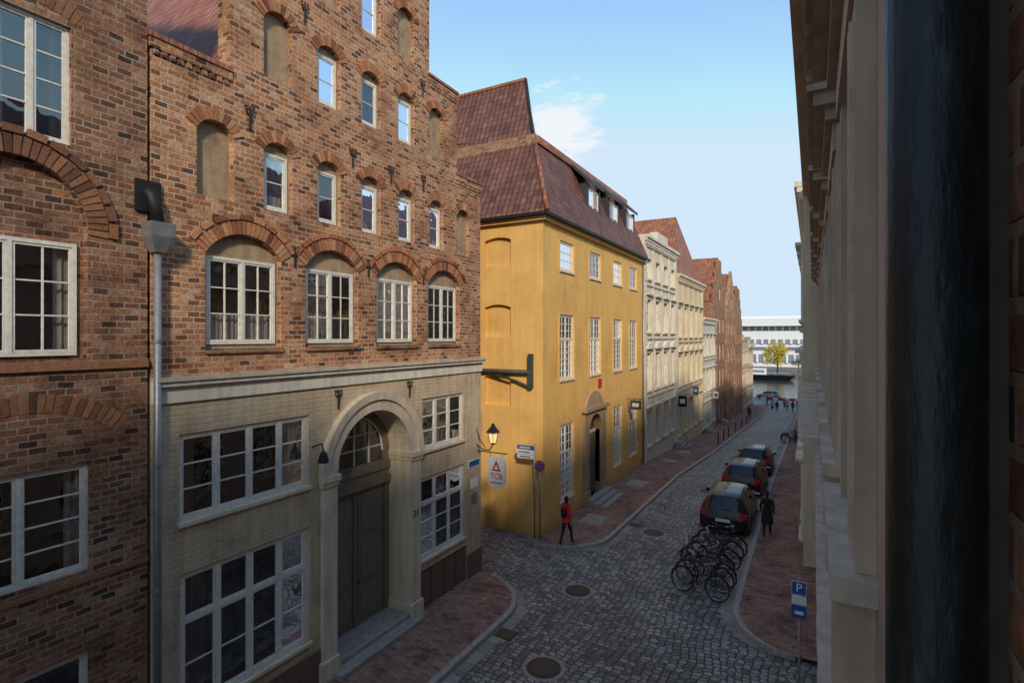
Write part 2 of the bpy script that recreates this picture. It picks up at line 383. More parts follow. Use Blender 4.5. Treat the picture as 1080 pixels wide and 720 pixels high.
# ---------------------------------------------------------------- stepped gable brick house (house 31)
XF=-9.35
b=B('brick_gable_house')
outer=[(4.8,6.93),(14.7,6.93),(14.7,12.45),(13.38,12.45),(13.38,14.85),(12.05,14.85),(12.05,17.2),(10.75,17.2),(10.75,19.5),(8.75,19.5),(8.75,17.2),(7.45,17.2),(7.45,14.85),(6.15,14.85),(6.15,12.45),(4.8,12.45)]
holes=[];
r1=[(5.77,7.17),(7.92,9.28),(10.04,11.42),(12.07,13.46)]
for a,c in r1:
    a-=.08;c+=.08
    holes.append(archloop(a,c,7.38,9.1,.42)); vous(b,m_vous,XF,a,c,9.1,.42,.25,proud=.015); vous(b,m_vous,XF,a,c,9.1,.42,.1,off=.27,bw=.26,proud=.04)
    b.wall('niche_infill',m_stucco,'x',XF-.13,XF-.22,[(a,7.38),(c,7.38)]+arc(a,c,9.1,.42)[0],[rect(a+.07,c-.07,7.46,9.06)])
    window(b,XF-.1,a+.07,c-.07,7.46,9.06,2,2,3,gl=m_glass,curt=.8)
    b.box('sills',m_brickd,XF-.1,XF+.05,a-.02,c+.02,7.30,7.38)
cs=[5.88,7.18,8.48,9.78,11.08,12.38,13.72]
for i,cy in enumerate(cs):
    nic=i in(0,6); hw=.34 if nic else .33
    a,c=cy-hw,cy+hw; zt=11.25
    holes.append(archloop(a,c,10.08,zt,.22,10)); vous(b,m_vous,XF,a,c,zt,.22,.22,proud=.012)
    if nic: b.wall('niche_infill',m_stucco,'x',XF-.13,XF-.22,archloop(a-.01,c+.01,10.07,zt,.24,10))
    else:
        b.wall('niche_infill',m_stucco,'x',XF-.12,XF-.22,archloop(a,c,10.08,zt,.22,10),[rect(a+.05,c-.05,10.12,11.24)])
        window(b,XF-.09,a+.05,c-.05,10.12,11.24,1,1,2,curt=.5,fw=.055)
for i,cy in enumerate(cs[1:6]):
    nic=i in(0,4); a,c=cy-.33,cy+.33; zt=13.78
    if nic: zt=13.85
    holes.append(archloop(a,c,12.68,zt,.22,10)); vous(b,m_vous,XF,a,c,zt,.22,.22,proud=.012)
    if nic: b.wall('niche_infill',m_stucco,'x',XF-.13,XF-.22,archloop(a-.01,c+.01,12.67,zt,.24,10))
    else:
        b.wall('niche_infill',m_stucco,'x',XF-.12,XF-.22,archloop(a,c,12.68,zt,.22,10),[rect(a+.05,c-.05,12.72,13.8)])
        window(b,XF-.09,a+.05,c-.05,12.72,13.8,1,1,2,curt=.3,fw=.055)
for i,cy in enumerate(cs[2:5]):
    nic=i!=1; a,c=cy-.33,cy+.33; zt=16.0
    holes.append(archloop(a,c,14.92,zt,.22,10)); vous(b,m_vous,XF,a,c,zt,.22,.22,proud=.012)
    if nic: b.wall('niche_infill',m_stucco,'x',XF-.13,XF-.22,archloop(a-.01,c+.01,14.91,zt,.24,10))
    else:
        b.wall('niche_infill',m_stucco,'x',XF-.12,XF-.22,archloop(a,c,14.92,zt,.22,10),[rect(a+.05,c-.05,14.96,16.05)])
        window(b,XF-.09,a+.05,c-.05,14.96,16.05,1,1,2,fw=.055)
b.wall('gable_wall',m_brick,'x',XF,XF-.35,outer,holes)
for (a,c,z) in [(4.8,6.15,12.45),(13.38,14.7,12.45),(6.15,7.45,14.85),(12.05,13.38,14.85),(7.45,8.75,17.2),(10.75,12.05,17.2),(8.75,10.75,19.5)]:
    b.box('coping',m_tiler,XF-.4,XF+.06,a-.05,c+.05,z+.001,z+.08)
    b.box('coping',m_brick,XF-.37,XF+.035,a-.03,c+.03,z-.16,z-.002)
    n=int((c-a)/.13)
    for i in range(n):
        yy=a+(c-a)*i/n; b.box('corbel_bricks',m_brickd if i%2 else m_brick,XF-.02,XF+.03,yy+.02,yy+.1,z-.26,z-.17)
# lower storey
XL=XF+.02
lh=[rect(5.23,7.92,4.46,5.95),rect(11.7,13.7,4.48,5.9),rect(5.25,7.92,1.16,3.58),rect(11.6,13.76,1.5,3.72),rect(11.55,13.9,.1,1.2)]
b.wall('ground_storey_wall',m_tan,'x',XL,XF-.35,[(4.8,0),(8.42,0)]+[(8.42,4.55)]+arc(8.42,11.35,4.55,1.46,20)[0][::-1][1:-1]+[(11.35,4.55),(11.35,0),(14.7,0),(14.7,6.5),(4.8,6.5)],lh)
window(b,XL-.05,5.23,7.92,4.46,5.95,4,1,3,fw=.07,curt=1,bw=.028); window(b,XL-.05,11.7,13.7,4.48,5.9,3,1,3,fw=.065,curt=1,bw=.028)
window(b,XL-.05,5.25,7.92,1.16,3.58,4,1,2,transom=2.75,fw=.08,curt=1,bw=.028); window(b,XL-.05,11.6,13.76,1.5,3.72,3,1,3,transom=3.0,fw=.07,curt=1,bw=.028)
for a,c,z in((5.23,7.92,4.46),(11.7,13.7,4.48),(5.25,7.92,1.16),(11.6,13.76,1.5)):
    b.box('sills',m_cream,XL-.05,XL+.07,a-.04,c+.04,z-.07,z-.002)
b.box('cornice',m_white,XF-.3,XL+.05,4.8,14.72,6.5,6.78); b.box('cornice',m_white,XF-.3,XL+.13,4.8,14.78,6.782,6.86); b.box('cornice',m_beigel,XF-.3,XL+.17,4.8,14.8,6.862,6.93)
for a,c in((4.8,8.2),(13.92,14.72)):
    b.box('plinth',m_plinth,XL-.1,XL+.03,a,c,0,.85)
b.box('cellar_hatch',m_hatch,XL-.12,XL-.06,11.55,13.9,.1,1.2)
for i in range(4):
    a=11.6+i*.575; b.box('cellar_hatch',m_hatch,XL-.06,XL-.03,a,a+.53,.14,1.16)
    b.box('cellar_hatch',m_plinth,XL-.03,XL-.018,a+.07,a+.46,.24,1.06)
# portal
cy=9.885
ring=[(8.22,.12),(8.62,.12),(8.62,4.55)]+arc(8.62,11.15,4.55,1.2649,24)[0][::-1][1:-1]+[(11.15,4.55),(11.15,.12),(11.55,.12),(11.55,4.55)]+arc(8.22,11.55,4.55,1.6649,24)[0][1:-1]+[(8.22,4.55)]
b.wall('portal_surround',m_cream,'x',XL+.09,-10.12,ring)
V=[];F=[]
N_=28
for i in range(N_+1):
    t=-math.pi/2+math.pi*i/N_
    for r,x in((1.53,XL+.091),(1.53,XL+.15),(1.72,XL+.17),(1.72,XL-.02)): V.append((x,cy+r*math.sin(t),4.55+r*math.cos(t)))
for i in range(N_):
    for j in range(3): F.append((4*i+j,4*i+j+1,4*i+j+5,4*i+j+4))
b.add('portal_moulding',m_cream,V,F)
for a,c in((8.16,8.66),(11.11,11.61)):
    b.box('portal_impost',m_cream,-10.1,XL+.17,a,c,4.43,4.56); b.box('portal_impost',m_cream,-10.1,XL+.13,a+.02,c-.02,4.33,4.428)
    b.box('portal_base',m_cream,-10.1,XL+.14,a,c,.121,.55)
XD=-10.0
b.wall('door_wall',m_door,'x',XD,XD-.1,archloop(8.6,11.17,.3,4.55,1.28,24),[archloop(8.85,10.92,4.35,4.6,1.0,20),rect(8.8,10.97,.36,3.72)])
for s2 in(0,1):
    a=8.82+s2*1.075; c=a+1.06
    b.box('door_leaves',m_door,XD-.09,XD-.04,a,c,.37,3.70)
    for p,q in((.5,1.25),(1.38,2.5),(2.63,3.58)):
        b.box('door_panels',m_door,XD-.04,XD-.015,a+.13,c-.13,p,q); b.box('door_panels',m_door,XD-.015,XD-.002,a+.2,c-.2,p+.08,q-.08)
b.box('door_meeting_stile',m_door,XD-.04,XD+.01,9.86,9.92,.37,3.7)
b.box('door_handle',m_chrome,XD-.02,XD+.06,10.0,10.03,1.35,1.5)
b.box('door_transom',m_door,XD-.02,XD+.08,8.64,11.13,3.74,3.92); b.box('door_transom',m_door,XD-.02,XD+.05,8.64,11.13,4.1,4.3)
b.add('glass_panes',m_glass,[(XD-.05,y,z) for y,z in archloop(8.86,10.91,4.36,4.6,.99,20)],[tuple(range(23))])
for i in range(1,4):
    y=8.85+2.07*i/4; top=4.6+math.sqrt(max(0,1.03**2-(y-cy)**2))*.97
    b.box('fanlight_bars',m_frame,XD-.045,XD-.01,y-.02,y+.02,4.36,top)
for z in(4.75,5.12): 
    w=math.sqrt(max(0,1.03**2-(z-4.6)**2)); b.box('fanlight_bars',m_frame,XD-.043,XD-.014,cy-w,cy+w,z-.015,z+.015)
b.tube('fanlight_bars',m_frame,[(XD-.02,y,z) for y,z in arc(8.88,10.89,4.6,.98,20)[0]],.03,6)
b.box('threshold',m_step,-10.12,XL+.1,8.63,11.14,.1,.34)
b.box('steps',m_step,XL+.092,XL+.42,8.45,11.3,.1,.24)
for y,z in((6.53,11.75),(7.55,9.25),(9.66,9.25),(11.75,9.25),(8.7,6.2),(11.15,6.22),(9.15,11.75),(10.45,11.7),(7.8,14.4),(11.72,14.4),(11.75,11.8)):
    anchor(b,XF if z>6.9 else XL,y,z)
b.text('house_number','31',(XL+.098,11.34,2.9),(RD(90),0,RD(90)),.26,m_iron)
b.tube('portal_lamp',m_iron,[(XL,8.0,5.25),(XL+.3,8.0,5.35),(XL+.34,8.0,5.2)],.018,6); b.lathe('portal_lamp_shade',m_iron,[(.03,.05),(.08,-.02),(.12,-.18),(.09,-.2)],(XL+.34,8.0,5.15),12)
b.box('street_name_plate',m_sign,XL,XL+.015,13.98,14.6,3.52,3.74); b.box('street_name_plate',m_blue,XL+.015,XL+.02,14.0,14.58,3.54,3.72)
b.box('info_plate',m_sign,XL,XL+.02,14.1,14.5,2.85,3.15); b.box('info_plate',m_zinc,XL,XL+.015,14.15,14.45,2.35,2.7)
b.box('building_mass',m_int,-30,XF-.9,4.85,14.68,0,9.6)
b.box('side_wall',m_brick,-30,XF-.352,14.5,14.7,0,9.8); b.box('side_wall',m_brick,-30,XF-.352,4.8,4.84,0,9.8)
b.box('floors',m_int,XF-.9,XF-.36,4.85,14.6,6.7,6.9); b.box('floors',m_int,XF-.9,XF-.36,4.85,14.6,9.7,9.9)
b.wall('loft_backing',m_int,'x',XF-.9,XF-1,[(5.15,9.61),(14.35,9.61),(9.75,18.4)])
V=[(XF-.3,4.7,9.7),(-30,4.7,9.7),(-30,9.75,18.9),(XF-.3,9.75,18.9),(XF-.3,14.8,9.7),(-30,14.8,9.7)]
b.add('roof',m_tiler,V,[(0,1,2,3),(3,2,5,4)])
b.fin()
# ---------------------------------------------------------------- dark brick house (far left)
b=B('brick_house')
holes=[];Z0=0
def arched(bb,a,c,z0,zs,rise,wz1,mat,n=2,cols=2,rows=3):
    holes.append(archloop(a,c,z0,zs,rise,16)); vous(bb,mat,XF,a,c,zs,rise,.26,proud=.015); vous(bb,mat,XF,a,c,zs,rise,.1,off=.28,bw=.26,proud=.04)
    bb.wall('niche_infill',m_brickd,'x',XF-.12,XF-.22,archloop(a,c,z0,zs,rise,16),[rect(a+.1,c-.1,z0+.05,wz1)])
    window(bb,XF-.08,a+.1,c-.1,z0+.05,wz1,n,cols,rows,curt=1)
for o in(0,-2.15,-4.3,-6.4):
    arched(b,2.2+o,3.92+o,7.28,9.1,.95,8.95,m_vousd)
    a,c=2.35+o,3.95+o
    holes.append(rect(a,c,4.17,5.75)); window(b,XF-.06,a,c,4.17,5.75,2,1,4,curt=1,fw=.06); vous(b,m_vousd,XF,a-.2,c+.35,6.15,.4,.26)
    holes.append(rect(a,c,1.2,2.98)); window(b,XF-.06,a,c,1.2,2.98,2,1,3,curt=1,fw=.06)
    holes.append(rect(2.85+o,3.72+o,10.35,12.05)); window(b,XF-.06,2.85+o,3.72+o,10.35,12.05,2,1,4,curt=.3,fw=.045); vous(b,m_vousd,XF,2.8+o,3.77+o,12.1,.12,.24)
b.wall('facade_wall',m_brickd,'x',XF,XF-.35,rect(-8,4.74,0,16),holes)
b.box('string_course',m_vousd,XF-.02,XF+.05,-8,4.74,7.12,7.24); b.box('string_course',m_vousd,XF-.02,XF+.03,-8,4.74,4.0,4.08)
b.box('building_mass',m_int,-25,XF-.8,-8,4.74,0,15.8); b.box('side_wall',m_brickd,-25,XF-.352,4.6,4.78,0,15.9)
b.add('roof',m_tiler,[(XF+.2,-8,15.9),(XF+.2,4.8,15.9),(-17,4.8,21),(-17,-8,21),(-25,-8,15.9),(-25,4.8,15.9)],[(0,1,2,3),(3,2,5,4)])
b.fin()
b=B('rain_downpipe')
xp=XF+.13
b.tube('pipe',m_zinc,[(xp,4.83,.05),(xp,4.83,9.0)],.055,12)
for z in(1.5,3.5,5.5,7.5): b.lathe('collars',m_zinc,[(.066,0),(.066,.06)],(xp,4.83,z),12); 
b.add('hopper',m_zinc,[(xp+dx*s_,4.83+dy*s_,z) for s_,z in((.08,8.95),(.17,9.2),(.19,9.42)) for dx,dy in((-1,-1),(1,-1),(1,1),(-1,1))],[(0,1,2,3),(0,1,5,4),(1,2,6,5),(2,3,7,6),(3,0,4,7),(4,5,9,8),(5,6,10,9),(6,7,11,10),(7,4,8,11),(8,9,10,11)])
b.box('inlet_box',m_iron,XF-.2,XF+.05,4.55,4.93,9.6,10.1)
b.tube('inlet',m_iron,[(XF-.1,4.75,10.0),(xp-.02,4.77,9.85),(xp,4.83,9.4)],.1,12)
b.fin()
# ---------------------------------------------------------------- yellow house
XY=-8.9
b=B('yellow_house')
holes=[];Y0,Y1=18.4,32.2
cols_=[20.67,24.0,27.3,30.1]
wd=.74
for i,c in enumerate(cols_):
    for z0,z1,rw in((10.3,11.5,3),(5.85,8.5,6),(.95,4.0,6)):
        if i==1 and z0<2: continue
        holes.append(rect(c-wd,c+wd,z0,z1))
        window(b,XY-.05,c-wd,c+wd,z0,z1,1 if z0>10 else 2,3 if z0>10 else 2,rw,transom=(z0+(z1-z0)*.62 if z0<10 else None),fw=.07,bw=.035,curt=.5)
        b.box('sills',m_cream,XY-.04,XY+.06,c-wd-.04,c+wd+.04,z0-.08,z0-.002)
        b.box('window_surround',m_yellow,XY-.02,XY+.025,c-wd-.12,c-wd-.001,z0,z1); b.box('window_surround',m_yellow,XY-.02,XY+.025,c+wd+.001,c+wd+.12,z0,z1)
dc=23.75
pst=plaster_mat('sandstone',(.40,.28,.17),.5,streak=.3)
b.wall('facade_wall',m_yellow,'x',XY,XY-.32,[(Y0,0)]+[(dc-.85,0)]+[(dc-.85,3.2)]+arc(dc-.85,dc+.85,3.2,.8499,16)[0][::-1][1:-1]+[(dc+.85,3.2),(dc+.85,0),(Y1,0),(Y1,12.0),(Y0,12.0)],holes)
b.wall('portal_surround',pst,'x',XY+.14,XY-.32,[(dc-1.35,0),(dc-.85,0),(dc-.85,3.2)]+arc(dc-.85,dc+.85,3.2,.8499,16)[0][::-1][1:-1]+[(dc+.85,3.2),(dc+.85,0),(dc+1.35,0),(dc+1.35,4.25),(dc-1.35,4.25)])
b.box('portal_cornice',pst,XY,XY+.28,dc-1.5,dc+1.5,4.252,4.42)
b.wall('portal_lunette',pst,'x',XY+.1,XY,archloop(dc-1.1,dc+1.1,4.422,4.5,.6,14))
b.box('portal_base',pst,XY-.3,XY+.2,dc-1.4,dc-.83,0,.7); b.box('portal_base',pst,XY-.3,XY+.2,dc+.83,dc+1.4,0,.7)
b.box('door',m_door,XY-.3,XY-.22,dc-.85,dc+.85,.3,3.1)
for s2 in(0,1):
    for p,q in((.5,1.4),(1.55,2.9)): b.box('door_panels',m_hatch,XY-.22,XY-.19,dc-.75+s2*.8,dc-.1+s2*.8,p,q)
b.box('door_lintel',m_frame,XY-.3,XY-.2,dc-.85,dc+.85,3.1,3.22); b.quad('glass_panes',m_glass,(XY-.26,dc-.85,3.2),(XY-.26,dc+.85,3.2),(XY-.26,dc+.85,4.05),(XY-.26,dc-.85,4.05))
for i in range(3): b.box('door_steps',m_step,XY+.15,XY+1.1-.3*i,dc-1.3,dc+1.3,.1+i*.1,.2+i*.1)
b.box('arms_shield',m_red,XY,XY+.06,24.35,24.75,5.2,5.6)
eh=[]
for xx in(-10.9,-13.5,-16.1):
    for z0,z1 in((10.4,11.4),(7.6,8.75),(4.9,6.0)): eh.append([(xx-.6,z0),(xx+.6,z0)]+[(x,z) for x,z in arc(xx-.6,xx+.6,z1,.12,8)[0]])
b.wall('end_wall',m_yellow,'y',Y0,Y0+.3,[(-24,0),(XY-.322,0),(XY-.322,12.0),(-24,12.0)],eh)
b.box('niche_backing',m_yellow,-23.9,XY-.34,Y0+.14,Y0+.29,4.5,11.8)
b.box('eaves_cornice',m_yellow,XY-.3,XY+.16,Y0-.16,Y1,12.001,12.16); b.box('eaves_cornice',m_yellow,-24,XY-.301,Y0-.16,Y0+.2,12.001,12.16)
b.box('gutter',m_iron,XY-.3,XY+.34,Y0-.34,Y1,12.162,12.27); b.box('gutter',m_iron,-24,XY-.301,Y0-.34,Y0+.2,12.162,12.27)
b.box('building_mass',m_int,-24,XY-.85,Y0+.4,Y1-.02,0,12); b.box('far_wall',m_yellow,-24,XY-.322,Y1-.3,Y1,-1.5,12)
b.tube('rain_pipe',m_zinc,[(XY+.08,31.95,12.1),(XY+.08,31.95,.1)],.05,8)
zb,zt=12.27,15.65; tx,ty=-10.0,19.85
V=[(XY+.32,Y0-.32,zb),(XY+.32,Y1,zb),(tx,Y1,zt),(tx,ty,zt),(-24,Y0-.32,zb),(-24,ty,zt)]
b.add('mansard_roof',m_tile,V,[(0,1,2,3),(0,3,5,4)])
b.add('upper_roof',m_tile,[(tx,ty,zt),(tx,Y1,zt),(-17,Y1,16.6),(-17,ty,16.6),(-24,Y1,zt),(-24,ty,zt)],[(0,1,2,3),(3,2,4,5)])
b.add('gable_end',m_yellow,[(XY+.1,Y1-.01,12),(tx,Y1-.01,zt),(-17,Y1-.01,16.55),(-24,Y1-.01,12)],[(0,1,2,3)])
b.box('roof_curb',m_brickr,-24,tx+.05,ty-.08,ty+.15,zt-.15,zt+.28)
b.box('roof_curb',m_tiler,tx-.2,tx+.12,ty+.151,Y1,zt-.05,zt+.25)
b.tube('hip_tiles',m_tiler,[(XY+.34,Y0-.34,zb+.02),(tx,ty,zt+.05)],.09,8)
rz=18.85; rx=-11.0; ry=21.0
b.add('cross_roof',m_tile,[(tx-.05,ty-.05,zt+.28),(-24,ty-.05,zt+.28),(-24,ry,rz),(rx,ry,rz),(-24,22.4,zt+.2),(rx,22.4,zt+.2)],[(0,1,2,3),(3,2,4,5)])
b.add('cross_roof_gable',m_tile,[(tx-.05,ty-.05,zt+.28),(rx,ry,rz),(rx,22.4,zt+.2)],[(0,1,2)])
b.tube('verge_tiles',m_iron,[(tx-.05,ty-.05,zt+.3),(rx,ry,rz+.03)],.07,6); b.tube('ridge_tiles',m_tiler,[(-24,ry,rz+.02),(rx,ry,rz+.02)],.09,8)
for c in(24.5,27.5,30.4):
    z0,z1=13.0,14.65; xf=-9.15
    b.box('dormer_cheeks',m_slate,xf-1.2,xf,c-.85,c-.68,z0-.2,z1+.1); b.box('dormer_cheeks',m_slate,xf-1.2,xf,c+.68,c+.85,z0-.2,z1+.1)
    b.box('dormer_sill',m_slate,xf-.5,xf+.02,c-.679,c+.679,z0-.35,z0)
    b.box('dormer_back',m_int,xf-.9,xf-.5,c-.679,c+.679,z0,z1)
    window(b,xf-.03,c-.68,c+.68,z0,z1-.05,2,1,2,fw=.08,curt=1)
    b.add('dormer_roof',m_slate,[(xf+.15,c-.98,z1+.05),(xf+.15,c+.98,z1+.05),(tx-.1,c+.98,zt+.12),(tx-.1,c-.98,zt+.12),(xf+.15,c-.98,z1+.2),(xf+.15,c+.98,z1+.2),(tx-.1,c+.98,zt+.27),(tx-.1,c-.98,zt+.27)],[(0,1,2,3),(4,5,6,7),(0,1,5,4),(1,2,6,5),(2,3,7,6),(3,0,4,7)])
b.tube('iron_beam',m_green,[(-12.5,Y0-.13,6.25),(-9.35,Y0-.13,6.25)],.09,8)
b.box('beam_end_plate',m_green,-9.46,-9.30,Y0-.2,Y0-.001,5.65,6.95); b.tube('beam_brace',m_green,[(-11.2,Y0-.1,6.15),(-10,Y0-.12,5.9),(-9.4,Y0-.15,5.7)],.045,8)
b.fin()
# ---------------------------------------------------------------- classical facades
def facade_house(name,X,sx,y0,y1,ztop,wallm,ncol,rows,trim,roof=None,zb=-6,ww=.55,hood=True,roofz=3.5,curt=.6,wrows=3,pil=False,cp=.35,ped=False):
    b=B(name); base=gz((y0+y1)/2); hs=[]; sp=(y1-y0)/ncol
    P=lambda d:X+sx*d
    for i in range(ncol):
        c=y0+sp*(i+.5)
        for ri,(z0,z1) in enumerate(rows):
            hs.append(rect(c-ww,c+ww,z0,z1)); window(b,P(-.1),c-ww,c+ww,z0,z1,2,1,wrows,sx=sx,fw=.07,bw=.035,curt=curt,transom=z0+(z1-z0)*.65 if z1-z0>1.6 else None)
            for a,d in((c-ww-.16,c-ww-.001),(c+ww+.001,c+ww+.16)): b.box('window_surround',trim,P(-.02),P(.07),a,d,z0-.02,z1+.001)
            b.box('window_surround',trim,P(-.02),P(.072),c-ww-.16,c+ww+.16,z1+.002,z1+.18)
            b.box('sills',trim,P(-.1),P(.14),c-ww-.2,c+ww+.2,z0-.12,z0-.022)
            if hood and z1-z0>1.5:
                b.box('window_hood',trim,P(-.02),P(.24),c-ww-.25,c+ww+.25,z1+.25,z1+.35); b.box('window_hood',trim,P(-.02),P(.12),c-ww-.18,c+ww+.18,z1+.182,z1+.249)
                if ped and ri==1: b.wall('pediments',trim,'x',P(.2),P(-.01),[(c-ww-.22,z1+.352),(c+ww+.22,z1+.352),(c,z1+.72)])
        if pil and i: b.box('pilasters',trim,P(-.02),P(.06),c-sp/2-.13,c-sp/2+.13,rows[1][0]-.2,ztop-.61)
    b.wall('facade_wall',wallm,'x',X,X-sx*.32,rect(y0,y1,zb,ztop-.6),hs)
    b.box('cornice',trim,P(-.3),P(.1),y0+.002,y1-.002,ztop-.6,ztop-.35); b.box('cornice',trim,P(-.3),P(cp*.7),y0-.01,y1+.01,ztop-.349,ztop-.18); b.box('cornice',trim,P(-.3),P(cp),y0-.03,y1+.03,ztop-.179,ztop)
    n=int((y1-y0)/.4)
    for i in range(n): b.box('modillions',trim,P(.1),P(cp*.62),y0+.1+i*.4,y0+.24+i*.4,ztop-.5,ztop-.351)
    for (z0,z1),(z2,z3) in zip(rows,rows[1:]):
        zm=max(z2-.45,z1+.45); b.box('string_course',trim,P(-.02),P(.1),y0+.004,y1-.004,zm,zm+.14)
    if pil:
        for yy in(y0,y1-.45): b.box('pilasters',trim,P(-.02),P(.09),yy+.003,yy+.447,base,ztop-.61)
    b.box('building_mass',m_int,X-sx*.9,X-sx*14,y0+.05,y1-.05,zb,ztop-.3)
    b.box('side_wall',wallm,X-sx*.322,X-sx*14,y0,y0+.2,zb,ztop-.31); b.box('side_wall',wallm,X-sx*.322,X-sx*14,y1-.2,y1,zb,ztop-.31)
    if roof:
        xa,xb_,xc=P(.0),X-sx*5,X-sx*14; zz=ztop-.1; zr=ztop+roofz
        in_=min(3,(y1-y0)/2.2)
        b.add('roof',roof,[(xa-sx*.35,y0+.1,zz),(xa-sx*.35,y1-.1,zz),(xb_,y1-in_,zr),(xb_,y0+in_,zr),(xc,y1-.1,zz),(xc,y0+.1,zz)],[(0,1,2,3),(3,2,4,5),(0,3,5),(1,4,2)])
    return b
b=facade_house('cream_house',-8.9,1,32.22,40.9,13.75,m_cream2,4,[(.9,3.0),(4.3,6.6),(7.9,9.9),(11.2,12.4)],m_white,m_tile,roofz=1.2,pil=True,ped=True)
for i in range(20): b.box('quoins',m_white,-8.91,-8.78,32.225,32.6+.18*(i%2),.1+i*.64,.1+i*.64+.56)
b.box('parapet_crest',m_white,-9.3,-8.8,35.2,38,13.751,14.4); b.fin()
b=facade_house('pale_yellow_house',-8.85,1,40.95,51.8,12.3,m_cream3,5,[(.2,2.5),(3.9,6.2),(7.6,9.9)],m_cream2,m_tiler,roofz=1.2,curt=.7,pil=True,ped=True)
b.fin()
b=facade_house('white_house',-8.95,1,51.85,59.8,9.4,m_grey3,4,[(-.9,1.2),(2.4,4.4),(5.8,7.6)],m_white,m_tiler,roofz=5.2); b.fin()
def gable_house(name,X,sx,y0,y1,ze,zr,mat,ncol,rows,stepped=True,roof=None,zb=-7):
    b=B(name); hs=[]; sp=(y1-y0)/ncol; cy=(y0+y1)/2
    for i in range(ncol):
        c=y0+sp*(i+.5)
        for z0,z1 in rows:
            half=(y1-y0)/2*(1 if z1<ze else max(0,(zr-z1-.8)/(zr-ze)))
            if abs(c-cy)+.5>half: continue
            hs.append(rect(c-.5,c+.5,z0,z1)); window(b,X-sx*.1,c-.5,c+.5,z0,z1,2,1,3,sx=sx,fw=.07,bw=.035)
            vous(b,m_vous,X,c-.52,c+.52,z1+.02,.12,.24,sx=sx)
    if stepped:
        n=4; o=[(y0,zb),(y1,zb)]; hw=(y1-y0)/2; r=[];l=[]
        for i in range(n):
            za=ze+.5+(zr-ze)*(i)/n+ (zr-ze)/n*.3; w0=hw*(1-i/n); w1=hw*(1-(i+1)/n) if i<n-1 else 0
            r+=[(cy+w0,za)]; l+=[(cy-w0,za)]
            if i<n-1: r+=[(cy+w1,za)]; l+=[(cy-w1,za)]
        o=o+r+l[::-1]
    else: o=[(y0,zb),(y1,zb),(y1,ze),(cy,zr+.3),(y0,ze)]
    b.wall('gable_wall',mat,'x',X,X-sx*.35,o,hs)
    b.box('building_mass',m_int,X-sx*.9,X-sx*14,y0+.05,y1-.05,zb,ze-.1); b.box('side_wall',mat,X-sx*.352,X-sx*14,y0,y0+.2,zb,ze); b.box('side_wall',mat,X-sx*.352,X-sx*14,y1-.2,y1,zb,ze)
    xa,xc=X-sx*.2,X-sx*14
    b.add('roof',roof or m_tiler,[(xa,y0-.1,ze-.05),(xc,y0-.1,ze-.05),(xc,cy,zr),(xa,cy,zr),(xa,y1+.1,ze-.05),(xc,y1+.1,ze-.05)],[(0,1,2,3),(3,2,5,4)])
    return b
gable_house('brick_gable_house',-9.0,1,59.9,67.5,11.4,16.4,m_brickr,3,[(-1.6,.4),(2,4),(5,6.8),(8,9.6),(11.6,13)],True).fin()
b=gable_house('brick_gable_house',-8.8,1,67.6,76,10.5,15.4,m_brick,3,[(-2,0),(1.4,3.2),(4.6,6.4),(7.8,9.4),(11,12.4)],False)
b.box('chimney',m_brickr,-12,-11.2,69,69.8,12,17); b.fin()
gable_house('brick_gable_house',-8.9,1,76.1,84,9.2,14.6,m_brickr,3,[(-2.4,-.6),(.8,2.6),(3.8,5.4),(6.6,8)],True).fin()
b=facade_house('tan_house',-8.9,1,84.1,93,7.6,m_tan,4,[(-2.8,-.8),(.4,2.2),(3.6,5.2)],m_cream,m_tiler,roofz=4); b.fin()
b=facade_house('brick_corner_house',-8.9,1,93.1,100,6.4,m_brickr,3,[(-3,-1),(.2,2),(3.2,4.8)],m_white,m_tile,roofz=3.6); b.fin()
b=B('rear_brick_house'); 
b.box('walls',m_brickr,-17,-9.7,45,55.5,-1,12.6)
b.add('roof',m_tiler,[(-9.5,44.8,12.6),(-9.5,55.7,12.6),(-17.2,55.7,12.6),(-17.2,44.8,12.6),(-10.7,49.4,18.3),(-16,49.4,18.3)],[(0,1,4),(1,2,5,4),(2,3,5),(3,0,4,5)])
b.box('chimney',m_brickr,-12.4,-11.7,52.0,52.8,13,17.4); b.fin()
b=B('alley_house'); b.box('walls',m_brickd,-48,-30.1,-8,14.5,0,12); b.box('walls',m_yellow,-48,-24.1,18.5,30,0,12); b.add('roof',m_tile,[(-48,18.4,12),(-24,18.4,12),(-24,24,16),(-48,24,16),(-24,30,12),(-48,30,12)],[(0,1,2,3),(3,2,4,5)]); b.fin()
